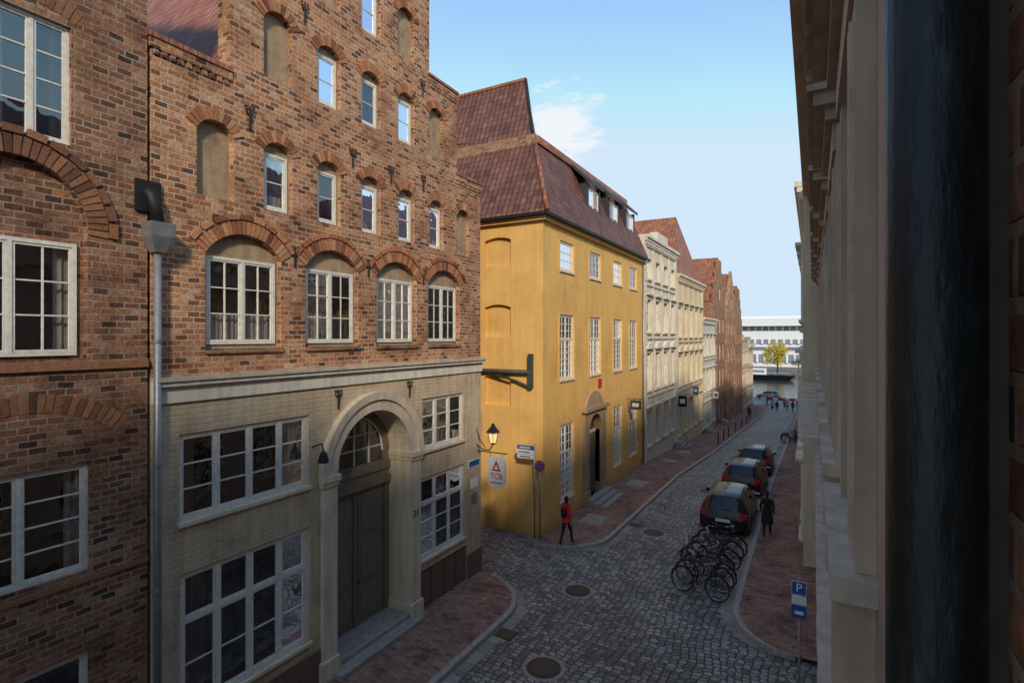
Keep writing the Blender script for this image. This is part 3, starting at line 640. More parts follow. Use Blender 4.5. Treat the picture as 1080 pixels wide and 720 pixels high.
# ---------------------------------------------------------------- right side
b=B('beige_house')
XR=.22
hs=[]
cyl=[3.3,5.5,7.7,9.9,12.1,14.3,16.5,18.7]
for c in cyl:
    for z0,z1 in((6.75,9.0),(10.3,11.5),(2.0,4.6)):
        hs.append(rect(c-.5,c+.5,z0,z1)); window(b,XR+.12,c-.5,c+.5,z0,z1,2,1,3,sx=-1,fw=.07,curt=.5,transom=z0+(z1-z0)*.65 if z1-z0>1.6 else None)
        for a,d in((c-.72,c-.501),(c+.501,c+.72)):
            b.box('pilaster_strips',m_beige,XR+.02,XR-.07,a,d,z0-.1,z1+.001); b.box('pilaster_fillets',m_beigel,XR+.02,XR-.09,a+.05,a+.08,z0,z1-.1); b.box('pilaster_fillets',m_beigel,XR+.02,XR-.09,d-.08,d-.05,z0,z1-.1)
        b.box('window_surround',m_beige,XR+.02,XR-.09,c-.76,c+.76,z1+.002,z1+.22)
        b.box('sills',m_beigel,XR+.1,XR-.16,c-.8,c+.8,z0-.2,z0-.102)
    b.box('window_hood',m_beige,XR+.02,XR-.14,c-.82,c+.82,9.222,9.32); b.box('window_hood',m_beige,XR+.02,XR-.22,c-.88,c+.88,9.321,9.42); b.box('window_hood',m_beige,XR+.02,XR-.26,c-.92,c+.92,9.421,9.47)
    for a in(c-.7,c+.58): b.box('consoles',m_beige,XR+.02,XR-.15,a,a+.12,6.15,6.548); b.box('consoles',m_beige,XR+.02,XR-.1,a+.01,a+.11,5.95,6.149)
b.wall('facade_wall',m_beige,'x',XR,XR+.4,rect(1.35,20,0,12.2),hs)
for z,p in((5.1,.1),(5.22,.19)): b.box('string_course',m_beigel,XR+.05,XR-p,1.36,20,z,z+.118)
b.box('plinth',m_brickd,XR+.05,XR-.06,1.37,20,0,1.0)
b.box('eaves_cornice',m_beige,XR+.3,XR-.15,1.34,20.01,11.8,12.0); b.box('eaves_cornice',m_beige,XR+.3,XR-.36,1.3,20.05,12.001,12.2); b.box('eaves_cornice',m_beige,XR+.3,XR-.5,1.28,20.08,12.201,12.42)
for i in range(46): b.box('modillions',m_beige,XR-.15,XR-.32,1.45+i*.4,1.6+i*.4,11.84,12.0)
b.box('building_mass',m_int,XR+.9,12,1.4,19.95,0,12.2); b.add('roof',m_tile,[(XR-.3,1.3,12.43),(XR-.3,20,12.43),(6,20,16),(6,1.3,16),(12,20,12.4),(12,1.3,12.4)],[(0,1,2,3),(3,2,4,5)])
b.fin()
b=B('dark_brick_house')
b.wall('facade_wall',m_brickd,'x',.24,.62,rect(-7.2,1.34,0,12.4),[rect(-.95,.45,6.3,8.7),rect(-4,-2.6,6.3,8.7)])
b.box('corner_quoin',simple('grey_render',(.12,.11,.10),.8,var=.5),.2,.30,1.0,1.345,0,12.4)
b.box('building_mass',m_int,1.6,12,-7.2,1.3,0,12.2); b.box('eaves',m_beige,-.15,.7,-7.2,1.27,12.401,12.6)
b.fin()
b=B('unseen_shade_house'); b.box('walls',m_brickd,.2,12,-18,-7.3,0,16.5); b.add('roof',m_tile,[(0,-18,16.5),(0,-7.2,16.5),(6,-7.2,20),(6,-18,20),(12,-7.2,16.5),(12,-18,16.5)],[(0,1,2,3),(3,2,4,5)]); b.fin()  # unseen tall block behind the camera, added to shade the far-left facade
b=B('rain_downpipe')
s=M('patinated_copper',.5,.5); pos=s.pos(); mp=s.n('ShaderNodeMapping',{'Vector':pos,'Scale':(20,20,5)}).outputs[0]
s.col(s.ramp(s.noise(mp,1,6,.75),[(.3,(.006,.007,.007)),(.55,(.016,.019,.018)),(.75,(.06,.07,.066))])); s.b.inputs['Metallic'].default_value=.2; s.bump(s.noise(mp,2,4),.5,.01)
b.tube('pipe',s.m,[(.135,.86,0.2),(.135,.86,12.4)],.052,24)
for z in(4.4,10.6): b.lathe('collars',s.m,[(.062,0),(.062,.09)],(.135,.86,z),24)
b.fin()
facade_house('cream_house',-.28,-1,20.1,33.5,12.7,m_cream2,6,[(.9,3.2),(4.6,6.8),(8.2,10.4)],m_white,m_tile,cp=.26).fin()
b=facade_house('orange_plaster_house',-.12,-1,33.6,45,10.2,m_brickr,5,[(.3,2.6),(4,6),(7.2,8.8)],m_cream,m_tiler,cp=.3,roofz=2); b.fin()
facade_house('white_house',-.3,-1,45.1,60,10.8,m_grey3,6,[(-.5,1.6),(3,5.2),(6.6,8.6)],m_white,m_tile,cp=.3).fin()
facade_house('pale_yellow_house',-.2,-1,60.1,76,9.2,m_cream3,6,[(-1.6,.4),(1.6,3.8),(5,7)],m_white,m_tiler,cp=.3).fin()
facade_house('brick_corner_house',-.2,-1,76.1,98,8,m_brickr,8,[(-3,-1),(.2,2.2),(3.6,5.6)],m_white,m_tiler,cp=.3).fin()
# ---------------------------------------------------------------- far bank
b=B('concert_hall')
m_hall=plaster_mat('hall_white',(.74,.75,.76),.1,streak=.1); m_hg=simple('hall_glass',(.22,.26,.3),.3,var=.3)
b.box('base',m_hall,-75,45,232,280,-4,3.5); b.box('glazing',m_hg,-74,44,231.6,231.95,-2.2,.8)
b.box('upper_floor',m_hall,-72,44,230,278,3.6,9.8); b.box('glazing',m_hg,-70,42,229.6,229.95,5.0,6.6)
b.box('top_storey',m_hg,-68,40,232,275,9.9,11.6); b.box('top_roof',m_hall,-74,44,228,277,11.7,14.6); b.box('roof_plant',m_hall,-40,20,240,270,14.7,15.8)
for i in range(45): b.box('mullions',m_hall,-70+i*2.5,-69.2+i*2.5,229.3,229.62,4.9,6.7); b.box('mullions',m_hall,-74+i*2.6,-73.2+i*2.6,231.2,231.62,-2.4,.9); b.box('mullions',m_hall,-68+i*2.4,-67.4+i*2.4,231.6,232,9.9,11.6)
b.fin()
def leafmat(name,c1,c2):
    s=M(name,.7,.3); g=s.n('ShaderNodeNewGeometry'); s.col(s.mix(g.outputs['Random Per Island'],C(*c1),C(*c2))); return s.m
m_ly=leafmat('autumn_leaves',(.36,.27,.02),(.60,.46,.05)); m_lg=leafmat('green_leaves',(.035,.06,.015),(.09,.12,.03)); m_bark=simple('bark',(.08,.06,.045),.9)
def tree(name,x,y,z,h,cr,lm,n=1600):
    b=B(name); b.tube('trunk',m_bark,[(x,y,z),(x+.1,y,z+h*.25),(x,y+.1,z+h*.55),(x,y,z+h*.85)],[h*.03,h*.022,h*.014,h*.005],8)
    cl=[]
    for i in range(16):
        a=random.uniform(0,6.28); r=cr*random.uniform(.2,.8); zz=z+h*random.uniform(.35,.92); r*=1.15-abs((zz-z)/h-.55)*1.4
        c=Vector((x+r*math.cos(a),y+r*math.sin(a),zz)); cl.append((c,cr*random.uniform(.22,.42)))
        b.tube('limbs',m_bark,[(x,y,z+(zz-z)*.6),tuple((Vector((x,y,zz))+c)/2-Vector((0,0,.1))),tuple(c)],[h*.01,h*.006,h*.003],5)
    V=[];F=[]
    for i in range(n):
        c,r=random.choice(cl); d=Vector([random.gauss(0,1) for _ in range(3)]); d=d.normalized()*r*random.random()**.4
        p=c+d; u=Vector([random.uniform(-1,1) for _ in range(3)]).normalized(); w=u.orthogonal().normalized(); s_=random.uniform(.12,.26)*h/8
        o=len(V); V+=[p-u*s_,p+w*s_*.6,p+u*s_,p-w*s_*.6]; F.append((o,o+1,o+2,o+3))
    b.add('foliage',lm,V,F); b.fin()
tree('autumn_tree',-10.0,194,-4,9.5,5,m_ly,3000)
tree('green_tree',-21,196,-4,6,3,m_lg,900); tree('green_tree',-4,197,-4,5.5,3,m_lg,900); tree('green_tree',-32,200,-4,8,4,m_lg,900)
b=B('river_boat'); 
b.add('hull',m_iron,[(-24,176,-5.3),(-6,176,-5.3),(-4,178,-3.7),(-26,178,-3.7),(-6,180,-5.3),(-24,180,-5.3),(-25,174.6,-3.6),(-5,174.6,-3.6)],[(0,1,7,6),(1,4,2,7),(0,6,3,5),(5,3,2,4),(6,7,2,3)])
b.box('cabin',m_sign,-21,-12,175.6,177.8,-3.6,-1.8); b.box('cabin_windows',m_hg,-20.5,-12.5,175.5,175.59,-2.9,-2.2); b.box('deck_rail',m_sign,-24,-6,174.7,174.76,-3.0,-2.94); b.fin()
b=B('road_barrier')
for i in range(12):
    x=-8+i*.9; b.box('boards',m_red if i%2 else m_sign,x,x+.9,104,104.06,-3.4,-2.95)
for i in range(7): b.box('posts',m_sign,-8+i*1.8,-7.92+i*1.8,104.07,104.15,-4,-2.9)
b.fin()
# ---------------------------------------------------------------- cars
def lerp_tab(T,y):
    for a,c in zip(T,T[1:]):
        if a[0]<=y<=c[0]:
            f=(y-a[0])/(c[0]-a[0]) if c[0]>a[0] else 0
            return [p+(q-p)*f for p,q in zip(a[1:],c[1:])]
    return T[-1][1:]
def paint(name,c):
    s=M(name,.38,.35); s.col(C(*c)); s.b.inputs['Coat Weight'].default_value=.35; s.b.inputs['Coat Roughness'].default_value=.12; return s.m
m_cglass=simple('car_glass',(.01,.012,.014),.08,spec=.5,bump=0); 
s=M('tail_light',.2,.6); s.col(C(.55,.015,.012)); m_tail=s.m
def car(x,y,c,L=4.5,sh=1.0,ang=0):
    b=B('parked_car'); pm=paint('car_paint',c); k=L/4.5
    T=[(0,.74,.62,.66,.55),(.05,.83,.80,.84,.60),(.12,.87,.92,.97,.62),(.32,.89,.95,1.20,.60),(.55,.90,.96,1.40,.59),(.85,.905,.96,1.46,.60),(1.7,.91,.95,1.49,.62),(2.5,.91,.93,1.46,.61),(2.8,.91,.92,1.40,.60),(3.5,.90,.90,.95,.68),(4.1,.86,.82,.86,.60),(4.38,.78,.68,.72,.5),(4.5,.66,.5,.54,.4)]
    wy=[.85,3.6]; ysl=set(t[0] for t in T)|{1.45,1.55,2.5,.6,1.2,2.0}
    for w in wy:
        for d in(-.37,-.34,-.27,-.16,0,.16,.27,.34,.37): ysl.add(round(w+d,3))
    ysl=sorted(ysl); V=[];rows=[]
    for yy in ysl:
        w,bel,top,tw=lerp_tab(T,yy); zb=.2+(.1 if yy<.1 or yy>4.35 else 0)
        for q in wy:
            if abs(yy-q)<.36: zb=max(zb,.31+math.sqrt(.36**2-(yy-q)**2)*.98)
        z3=max(.5,zb+.03) if bel>.7 else zb+.12
        pts=[(0,min(zb,.25)),(w*.86,zb),(w*.985,zb+.02),(w,min(z3,bel-.1)),(w*.985,bel-.05),(w*.93,bel),(min(tw+.03,w*.9),max(top-.07,bel+.004)),(tw-.1,top-.012),(0,top+.015)]
        rows.append([(a,yy*k,z*sh) for a,z in pts])
    n=len(rows[0]); body=[];gl=[];
    for r in rows: V+=r; 
    nv=len(V); V+= [(-a,bb,c_) for a,bb,c_ in V]
    for i in range(len(rows)-1):
        ym=(ysl[i]+ysl[i+1])/2
        for j in range(n-1):
            g=False
            if j==5 and .5<ym<3.2 and not(1.44<ym<1.56): g=True
            if j in(6,7) and .12<ym<.55: g=True
            if j in(6,7) and 2.8<ym<3.45: g=True
            for o in(0,nv):
                f=(o+i*n+j,o+i*n+j+1,o+(i+1)*n+j+1,o+(i+1)*n+j); (gl if g else body).append(f)
    body.append(tuple(range(n))+tuple(nv+t for t in range(n-2,0,-1))); e=(len(rows)-1)*n; body.append(tuple(e+t for t in range(n))+tuple(nv+e+t for t in range(n-2,0,-1)))
    b.add('body',pm,V,body); b.add('windows',m_cglass,V,gl); b.smooth|={'body','windows'}
    for sx in(-1,1):
        b.box('tail_lights',m_tail,sx*.60,sx*.845,-.005,.12,.74*sh,.90*sh); b.box('head_lights',m_chrome,sx*.45,sx*.74,4.3*k,4.42*k,.58,.68)
        b.box('mirrors',pm,sx*.9,sx*1.06,2.75*k,2.88*k,.93,1.06)
        b.tube('roof_rails',m_iron,[(sx*.56,.9*k,1.475*sh),(sx*.57,1.6*k,1.52*sh),(sx*.55,2.4*k,1.48*sh)],.015,6)
        for w in wy:
            b.lathe('tyres',m_black,[(.2,-.1),(.29,-.105),(.315,-.08),(.32,0),(.315,.08),(.29,.105),(.2,.1)],(sx*.78,w*k,.32),24,'x')
            b.lathe('rims',m_chrome,[(.205,-.09),(.205,.09)],(sx*.78,w*k,.32),24,'x')
            for q in range(5):
                t=q*1.2566; b.tube('spokes',m_zinc,[(sx*.885,w*k,.32),(sx*.88,w*k+.19*math.cos(t),.32+.19*math.sin(t))],.02,6)
            b.box('wheel_wells',m_black,sx*.3,sx*.68,w*k-.36,w*k+.36,.22,.72)
    b.box('bumper',m_black,-.66,.66,-.02,.06,.32,.44); b.box('number_plate',m_sign,-.26,.26,-.03,-.004,.55*sh,.66*sh); b.box('underbody',m_black,-.65,.65,.3,4.2*k,.18,.35)
    b.box('rear_wiper',m_iron,-.02,.3,.09,.12,.98*sh,1.0*sh); b.box('exhaust',m_chrome,.4,.48,-.03,.05,.26,.31)
    mw=Matrix.Translation((x,y,gz(y)+.005))@Matrix.Rotation(RD(ang),4,'Z')@Matrix.Rotation(math.atan2(gz(y+4)-gz(y),4),4,'X')
    b.fin(mw)
car(-3.0,21.9,(.006,.008,.012),4.5,1.0,0)
car(-3.0,27.6,(.045,.008,.008),4.2,1.0,-1)
car(-2.95,33.0,(.02,.023,.03),4.4,1.02,0)
car(-5.2,112,(.3,.3,.3),4.2,1.02,88)
# ---------------------------------------------------------------- bicycles
def bike(x,y,ang,c,tilt=6,basket=False):
    b=B('bicycle'); r=.34; pm=simple('bike_paint',c,.35,metal=.2)
    for wx in(-.52,.52):
        b.tube('tyres',m_black,[(wx+r*math.cos(t*math.pi/14),0,r+r*math.sin(t*math.pi/14)) for t in range(28)],.02,6,True)
        b.tube('rims',m_chrome,[(wx+(r-.03)*math.cos(t*math.pi/14),0,r+(r-.03)*math.sin(t*math.pi/14)) for t in range(28)],.009,5,True)
        for t in range(12):
            a=t*math.pi/6; b.tube('spokes',m_chrome,[(wx,.0,r),(wx+(r-.03)*math.cos(a),0,r+(r-.03)*math.sin(a))],.003,4)
        b.lathe('hubs',m_chrome,[(.025,-.05),(.025,.05)],(wx,0,r),8,'y')
        b.tube('mudguards',m_iron,[(wx+(r+.035)*math.cos(t*math.pi/10),0,r+(r+.035)*math.sin(t*math.pi/10)) for t in range(1,10)],.014,5)
    bb=(-.05,0,.29); st=(-.2,0,.82); hd=(.36,0,.82); hl=(.39,0,.7)
    for p,q in((bb,st),(bb,hl),((-.17,0,.72),(.36,0,.78)),((-.52,.04,r),bb),((-.52,-.04,r),bb),((-.52,.04,r),(-.18,0,.7)),((-.52,-.04,r),(-.18,0,.7)),(hd,hl)): b.tube('frame',pm,[p,q],.015,6)
    for s2 in(-1,1): b.tube('fork',pm,[hl,(.42,s2*.04,.62),(.52,s2*.045,r)],.011,6); b.tube('handlebar',m_chrome,[(.34,0,.97),(.36,s2*.14,1.02),(.24,s2*.27,1.0),(.12,s2*.29,.98)],.012,6); b.tube('grips',m_black,[(.2,s2*.28,.99),(.1,s2*.29,.98)],.018,6)
    b.tube('stem',m_chrome,[hd,(.34,0,.98)],.014,6); b.tube('seatpost',m_chrome,[st,(-.22,0,.93)],.012,6)
    b.add('saddle',m_black,[(-.36,-.09,.93),(-.36,.09,.93),(-.2,.06,.945),(-.06,.02,.94),(-.06,-.02,.94),(-.2,-.06,.945),(-.36,-.08,.99),(-.36,.08,.99),(-.2,.045,.98),(-.06,.015,.97),(-.06,-.015,.97),(-.2,-.045,.98)],[(0,1,2,3,4,5),(6,7,8,9,10,11)]+[(i,(i+1)%6,6+(i+1)%6,6+i) for i in range(6)])
    b.lathe('chainring',m_chrome,[(.09,.03),(.09,.04)],(-.05,0,.29),16,'y'); b.tube('cranks',m_chrome,[(-.05,.05,.29),(.1,.06,.2)],.01,5); b.tube('cranks',m_chrome,[(-.05,-.05,.29),(-.2,-.06,.38)],.01,5)
    b.box('pedals',m_black,.06,.15,.06,.15,.19,.21); b.box('pedals',m_black,-.24,-.15,-.15,-.06,.37,.39)
    for s2 in(-1,1): b.tube('carrier',m_iron,[(-.2,s2*.05,.72),(-.75,s2*.06,.74),(-.52,s2*.06,r)],.007,5)
    b.tube('chain',m_iron,[(-.05,.035,.38),(-.52,.035,.38)],.008,4); b.tube('stand',m_iron,[(-.2,.03,.28),(-.25,.16,.02)],.01,5)
    if basket:
        for i in range(4): b.tube('basket',m_iron,[(.45,-.16,.78+.06*i),(.75,-.16,.78+.06*i),(.75,.16,.78+.06*i),(.45,.16,.78+.06*i)],.006,4,True)
        for xx,yy in((.45,-.16),(.75,-.16),(.75,.16),(.45,.16),(.6,.16),(.6,-.16)): b.tube('basket',m_iron,[(xx,yy,.78),(xx,yy,.98)],.006,4)
    b.fin(Matrix.Translation((x,y,gz(y)+.02))@Matrix.Rotation(RD(ang),4,'Z')@Matrix.Rotation(RD(tilt),4,'X'))
cols=[(.02,.02,.022),(.03,.035,.04),(.015,.02,.03),(.05,.05,.05),(.02,.02,.02),(.12,.02,.02),(.03,.03,.05)]
for i in range(7):
    bike(-2.9+random.uniform(-.12,.12),16.5+i*.6,168+random.uniform(-9,9) if i%3 else -14+random.uniform(-6,6),cols[i],random.uniform(3,9)*(1 if i%2 else -1),i in(1,4))
for i in range(4): bike(-1.5+random.uniform(-.1,.1),50+i*.7,175+random.uniform(-8,8),cols[i],5)
# ---------------------------------------------------------------- people
m_skin=simple('skin',(.45,.26,.18),.6,bump=0); m_hairb=simple('dark_hair',(.025,.016,.01),.7)
def person(name,x,y,z,head,coat,legs,h=1.74,stride=.25,backpack=False,longcoat=False,hair=None):
    mc=simple('coat_cloth',coat,.85,vs=20,var=.3); ml=simple('trouser_cloth',legs,.85,vs=20,var=.3)
    J={};E=[]
    def j(n,p,r,par=None):
        J[n]=(Vector(p),r if isinstance(r,tuple) else (r,r)); 
        if par: E.append((par,n))
    s_=stride
    j('pel',(0,0,.95),(.15,.115)); j('sp',(0,.01,1.12),(.135,.10),'pel'); j('ch',(0,.0,1.32),(.165,.115),'sp'); j('nb',(0,-.01,1.46),(.075,.07),'ch'); j('nk',(0,.0,1.53),(.052,.055),'nb'); j('h1',(0,.02,1.60),(.07,.085),'nk'); j('h2',(0,.025,1.68),(.078,.095),'h1'); j('h3',(0,.015,1.745),(.055,.065),'h2')
    for sd,n in((-1,'L'),(1,'R')):
        f=s_*sd
        j('sh'+n,(sd*.17,0,1.42),(.068,.068),'ch'); j('el'+n,(sd*.235,-.04-f*.35,1.14),(.05,.05),'sh'+n); j('wr'+n,(sd*.235,.08-f*.75,.91),(.034,.034),'el'+n); j('pa'+n,(sd*.232,.11-f*.82,.84),(.036,.022),'wr'+n)
        for q,(dy,ln) in enumerate(((.03,.07),(.01,.085),(-.01,.08),(-.028,.06))): 
            j('f%d'%q+n,(sd*.232,.125-f*.85+dy,.84-.035),(.010,.010),'pa'+n); j('g%d'%q+n,(sd*.222,.13-f*.86+dy,.84-ln-.015),(.008,.008),'f%d'%q+n)
        j('th'+n,(sd*.205,.15-f*.82,.835),(.011,.011),'pa'+n); j('ti'+n,(sd*.2,.165-f*.82,.80),(.009,.009),'th'+n)
        j('hp'+n,(sd*.09,0,.88),(.10,.11),'pel'); j('kn'+n,(sd*.095,f*.55+.05,.50),(.062,.065),'hp'+n)
        fz=.09 if f>0 else .12; j('an'+n,(sd*.095,f*1.1-(.06 if f<0 else 0),fz+.0),(.042,.045),'kn'+n); j('to'+n,(sd*.11,f*1.1+.14,.045 if f>0 else .04),(.042,.032),'an'+n)
    names=list(J); me=bpy.data.meshes.new(name); sc=h/1.80
    me.from_pydata([J[n][0]*sc for n in names],[(names.index(a),names.index(c)) for a,c in E],[])
    o=bpy.data.objects.new('body',me); coll.objects.link(o)
    md=o.modifiers.new('s','SKIN'); md.use_smooth_shade=True
    for i,n in enumerate(names):
        sv=me.skin_vertices[0].data[i]; sv.radius=(J[n][1][0]*sc,J[n][1][1]*sc); sv.use_root=(n=='pel')
    o.modifiers.new('u','SUBSURF').levels=1; o.modifiers['u'].render_levels=1
    dg=bpy.context.evaluated_depsgraph_get(); dg.update()
    nm=bpy.data.meshes.new_from_object(o.evaluated_get(dg)); o.modifiers.clear(); o.data=nm
    nm.materials.clear()
    for m_ in(mc,ml,m_skin,hair or m_hairb,m_black): nm.materials.append(m_)
    for p in nm.polygons:
        c=p.center/sc; p.use_smooth=True
        if c.z>1.5: k=3 if (c.z>1.69 or c.y<.03) else 2
        elif abs(c.x)>.185 and c.z<.905: k=2
        elif c.z<.10: k=4
        elif c.z<.92 and abs(c.x)<.2: k=1
        else: k=0
        p.material_index=k
    e=bpy.data.objects.new(name,None); coll.objects.link(e); o.parent=e
    bb=B('x')
    def ell(part,mat,c,rad,n=12,mm=8):
        V=[];F=[]
        for i in range(mm+1):
            ph=math.pi*i/mm
            for k in range(n):
                t=2*math.pi*k/n; V.append(((c[0]+rad[0]*math.sin(ph)*math.cos(t))*sc,(c[1]+rad[1]*math.sin(ph)*math.sin(t))*sc,(c[2]+rad[2]*math.cos(ph))*sc))
        for i in range(mm):
            for k in range(n): F.append((i*n+k,i*n+(k+1)%n,(i+1)*n+(k+1)%n,(i+1)*n+k))
        bb.add(part,mat,V,F); bb.smooth.add(part)
    ell('hair',hair or m_hairb,(0,.0,1.70),(.088,.1,.088)); ell('nose',m_skin,(0,.118,1.655),(.012,.02,.018),8,6)
    for sd in(-1,1): ell('ears',m_skin,(sd*.082,.02,1.655),(.012,.02,.03),8,6); ell('eyes',m_iron,(sd*.03,.105,1.675),(.01,.008,.007),8,6)
    ell('mouth',m_red,(0,.108,1.615),(.02,.007,.006),8,6)
    if backpack:
        ell('backpack',m_iron,(0,-.17,1.22),(.12,.08,.19)); ell('backpack_pocket',m_iron,(0,-.24,1.15),(.09,.04,.10))
        for sd in(-1,1): bb.tube('straps',m_iron,[(sd*.1*sc,-.12*sc,1.42*sc),(sd*.11*sc,0,1.5*sc),(sd*.11*sc,.13*sc,1.38*sc),(sd*.13*sc,.02*sc,1.12*sc)],.018,6)
    z1,z2=(1.12,.52) if longcoat else (1.05,.84); V=[];F=[];n=20;rws=6
    for i in range(rws+1):
        f=i/rws; 
        for k in range(n):
            t=2*math.pi*k/n; rx=(.155+(.08 if longcoat else .03)*f)+.008*math.sin(t*5)*f; ry=(.12+(.12 if longcoat else .03)*f)+.008*math.cos(t*4)*f
            V.append((rx*math.cos(t)*sc,ry*math.sin(t)*sc,(z1+(z2-z1)*f)*sc))
    for i in range(rws):
        for k in range(n): F.append((i*n+k,i*n+(k+1)%n,(i+1)*n+(k+1)%n,(i+1)*n+k))
    bb.add('coat_hem',mc,V,F); bb.smooth.add('coat_hem')
    for (part,mn),(mat,V,F) in bb.p.items():
        m2=bpy.data.meshes.new(part); m2.from_pydata(V,[],F); m2.materials.append(mat); o2=bpy.data.objects.new(part,m2); coll.objects.link(o2); o2.parent=e
        for p in m2.polygons: p.use_smooth=True
    e.matrix_world=Matrix.Translation((x,y,z))@Matrix.Rotation(RD(head),4,'Z')
person('walking_person',-7.75,17.95,.125,-8,(.68,.03,.03),(.012,.013,.02),1.76,.22,backpack=True)
person('walking_person',-1.5,22.4,.125,0,(.012,.012,.014),(.012,.012,.015),1.72,.2,longcoat=True)
for (x,y,c,hd) in((-4.6,88,(.03,.03,.05),0),(-3.4,92,(.4,.35,.3),180),(-2.6,90,(.03,.03,.03),10),(-5.6,95,(.1,.15,.3),90),(-6.8,72,(.08,.03,.03),0),(-1.2,84,(.3,.28,.25),0),(-4.0,97,(.5,.08,.06),200),(-5.3,90,(.5,.5,.5),30),(-2.0,94,(.05,.05,.1),190),(-6.6,99,(.25,.05,.05),60)):
    person('walking_person',x,y,gz(y)+.02+(.11 if x<-6.3 or x>-1.95 else 0),hd,c,(.02,.02,.03),1.74,.2)
# ---------------------------------------------------------------- signs & lamps
b=B('wall_lantern')
lx,ly,lz=-8.72,14.45,4.55
b.tube('bracket',m_iron,[(XF,ly,4.2),(-9.1,ly,4.05),(-8.85,ly,4.05),(lx,ly,4.25)],.02,6); b.tube('bracket',m_iron,[(XF,ly,4.75),(-9.2,ly,4.35),(-9.0,ly,4.1)],.014,6)
def frus(b,part,mat,z0,r0,z1,r1,n=6):
    V=[(lx+r*math.cos(2*math.pi*k/n),ly+r*math.sin(2*math.pi*k/n),z) for r,z in((r0,z0),(r1,z1)) for k in range(n)]
    b.add(part,mat,V,[(k,(k+1)%n,n+(k+1)%n,n+k) for k in range(n)]+[tuple(range(n)),tuple(range(n,2*n))])
s=M('lantern_glass',.3,.5); s.col(C(.85,.7,.4)); s.b.inputs['Emission Color'].default_value=(1,.6,.22,1); s.b.inputs['Emission Strength'].default_value=.8
frus(b,'glass',s.m,4.3,.10,4.62,.17); frus(b,'base',m_iron,4.24,.05,4.3,.115); frus(b,'roof',m_iron,4.62,.24,4.82,.07); frus(b,'cap',m_iron,4.82,.08,4.9,.03)
for k in range(6):
    t=2*math.pi*k/6; b.tube('bars',m_iron,[(lx+.102*math.cos(t),ly+.102*math.sin(t),4.3),(lx+.173*math.cos(t),ly+.173*math.sin(t),4.62)],.012,4)
b.fin()
b=B('hanging_sign')
sy=14.5
b.tube('arm',m_iron,[(XF,sy,3.98),(-8.25,sy,3.98)],.018,6)
b.wall('board',m_sign,'y',sy-.02,sy+.02,[(-8.95,3.05),(-8.8,2.92),(-8.62,2.86),(-8.44,2.92),(-8.29,3.05),(-8.29,3.78),(-8.45,3.86),(-8.62,3.9),(-8.79,3.86),(-8.95,3.78)])
b.wall('mark',m_red,'y',sy-.026,sy-.0202,[(-8.78,3.42),(-8.46,3.42),(-8.62,3.76)],[[(-8.70,3.47),(-8.54,3.47),(-8.62,3.63)]])
b.text('lettering','TCB',(-8.62,sy-.024,3.25),(RD(90),0,0),.24,m_red); b.box('underline',m_red,-8.85,-8.4,sy-.025,sy-.0202,3.04,3.07)
for xx in(-8.85,-8.4): b.tube('hooks',m_iron,[(xx,sy,3.98),(xx,sy,3.8)],.008,4)
b.fin()
def post_sign(name,x,y,h,z0=None):
    b=B(name); z0=gz(y)+.12 if z0 is None else z0; b.tube('post',m_zinc,[(x,y,z0),(x,y,z0+h)],.03,10); return b
b=post_sign('direction_sign',-9.05,17.98,3.5)
for i,(w,c) in enumerate(((.7,m_sign),(.75,m_sign),(.7,m_blue))):
    z=3.05+i*.17; b.box('panels',c,-9.05-w,-9.05-.0,17.92,17.945,z,z+.145); b.box('panel_stripe',m_blue if c is m_sign else m_sign,-9.0-w+.05,-9.2,17.915,17.919,z+.05,z+.09)
b.fin()
b=post_sign('no_stopping_sign',-8.78,17.9,2.95)
b.lathe('disc_rim',m_red,[(.21,0),(.21,.02)],(-8.78,17.86,2.85),24,'y'); b.lathe('disc',m_blue,[(.155,0),(.155,.01)],(-8.78,17.848,2.85),24,'y')
b.add('cross',m_red,[(-8.78+dx,17.842,2.85+dz) for dx,dz in((-.14,.10),(-.10,.14),(.14,-.10),(.10,-.14))],[(0,1,2,3)]); b.fin()
def hang(name,y,z,w,h,mat,X=-8.9,mark=None,disc=False):
    b=B(name); b.tube('arm',m_iron,[(X,y,z+h/2+.08),(X+w+.25,y,z+h/2+.08)],.018,6)
    if disc: b.lathe('panel',mat,[(w/2,-.03),(w/2,.03)],(X+.2+w/2,y,z),20,'y')
    else: b.box('panel',mat,X+.2,X+.2+w,y-.03,y+.03,z-h/2,z+h/2)
    if mark: b.box('mark',mark,X+.2+w*.2,X+.2+w*.8,y-.036,y-.031,z-h*.2,z+h*.2)
    b.fin()
hang('hanging_sign',28.9,3.9,.6,.5,m_green,mark=m_sign); hang('hanging_sign',40.5,2.9,.6,.8,m_iron,mark=m_sign,X=-8.8); hang('hanging_sign',46,3.2,.45,.6,m_blue,mark=m_sign,X=-8.8); hang('hanging_sign',57,1.8,.5,.7,m_sign,mark=m_red)
b=B('parking_sign'); x,y=-.22,11.2
b.tube('post',m_zinc,[(x,y,0),(x,y,3.2)],.025,10)
b.box('panel',m_sign,x-.12,x+.12,y-.04,y-.028,2.9,3.14); b.box('panel',m_blue,x-.112,x+.112,y-.045,y-.041,2.908,3.132); b.text('letter','P',(x,y-.047,3.02),(RD(90),0,0),.22,m_sign)
b.box('supplement_plate',m_sign,x-.12,x+.12,y-.04,y-.028,2.72,2.88); b.box('supplement_plate',m_blue,x-.12,x+.12,y-.04,y-.028,2.46,2.7); b.box('supplement_mark',m_sign,x-.07,x+.07,y-.046,y-.041,2.54,2.6)
b.fin()
b=B('open_shutter')
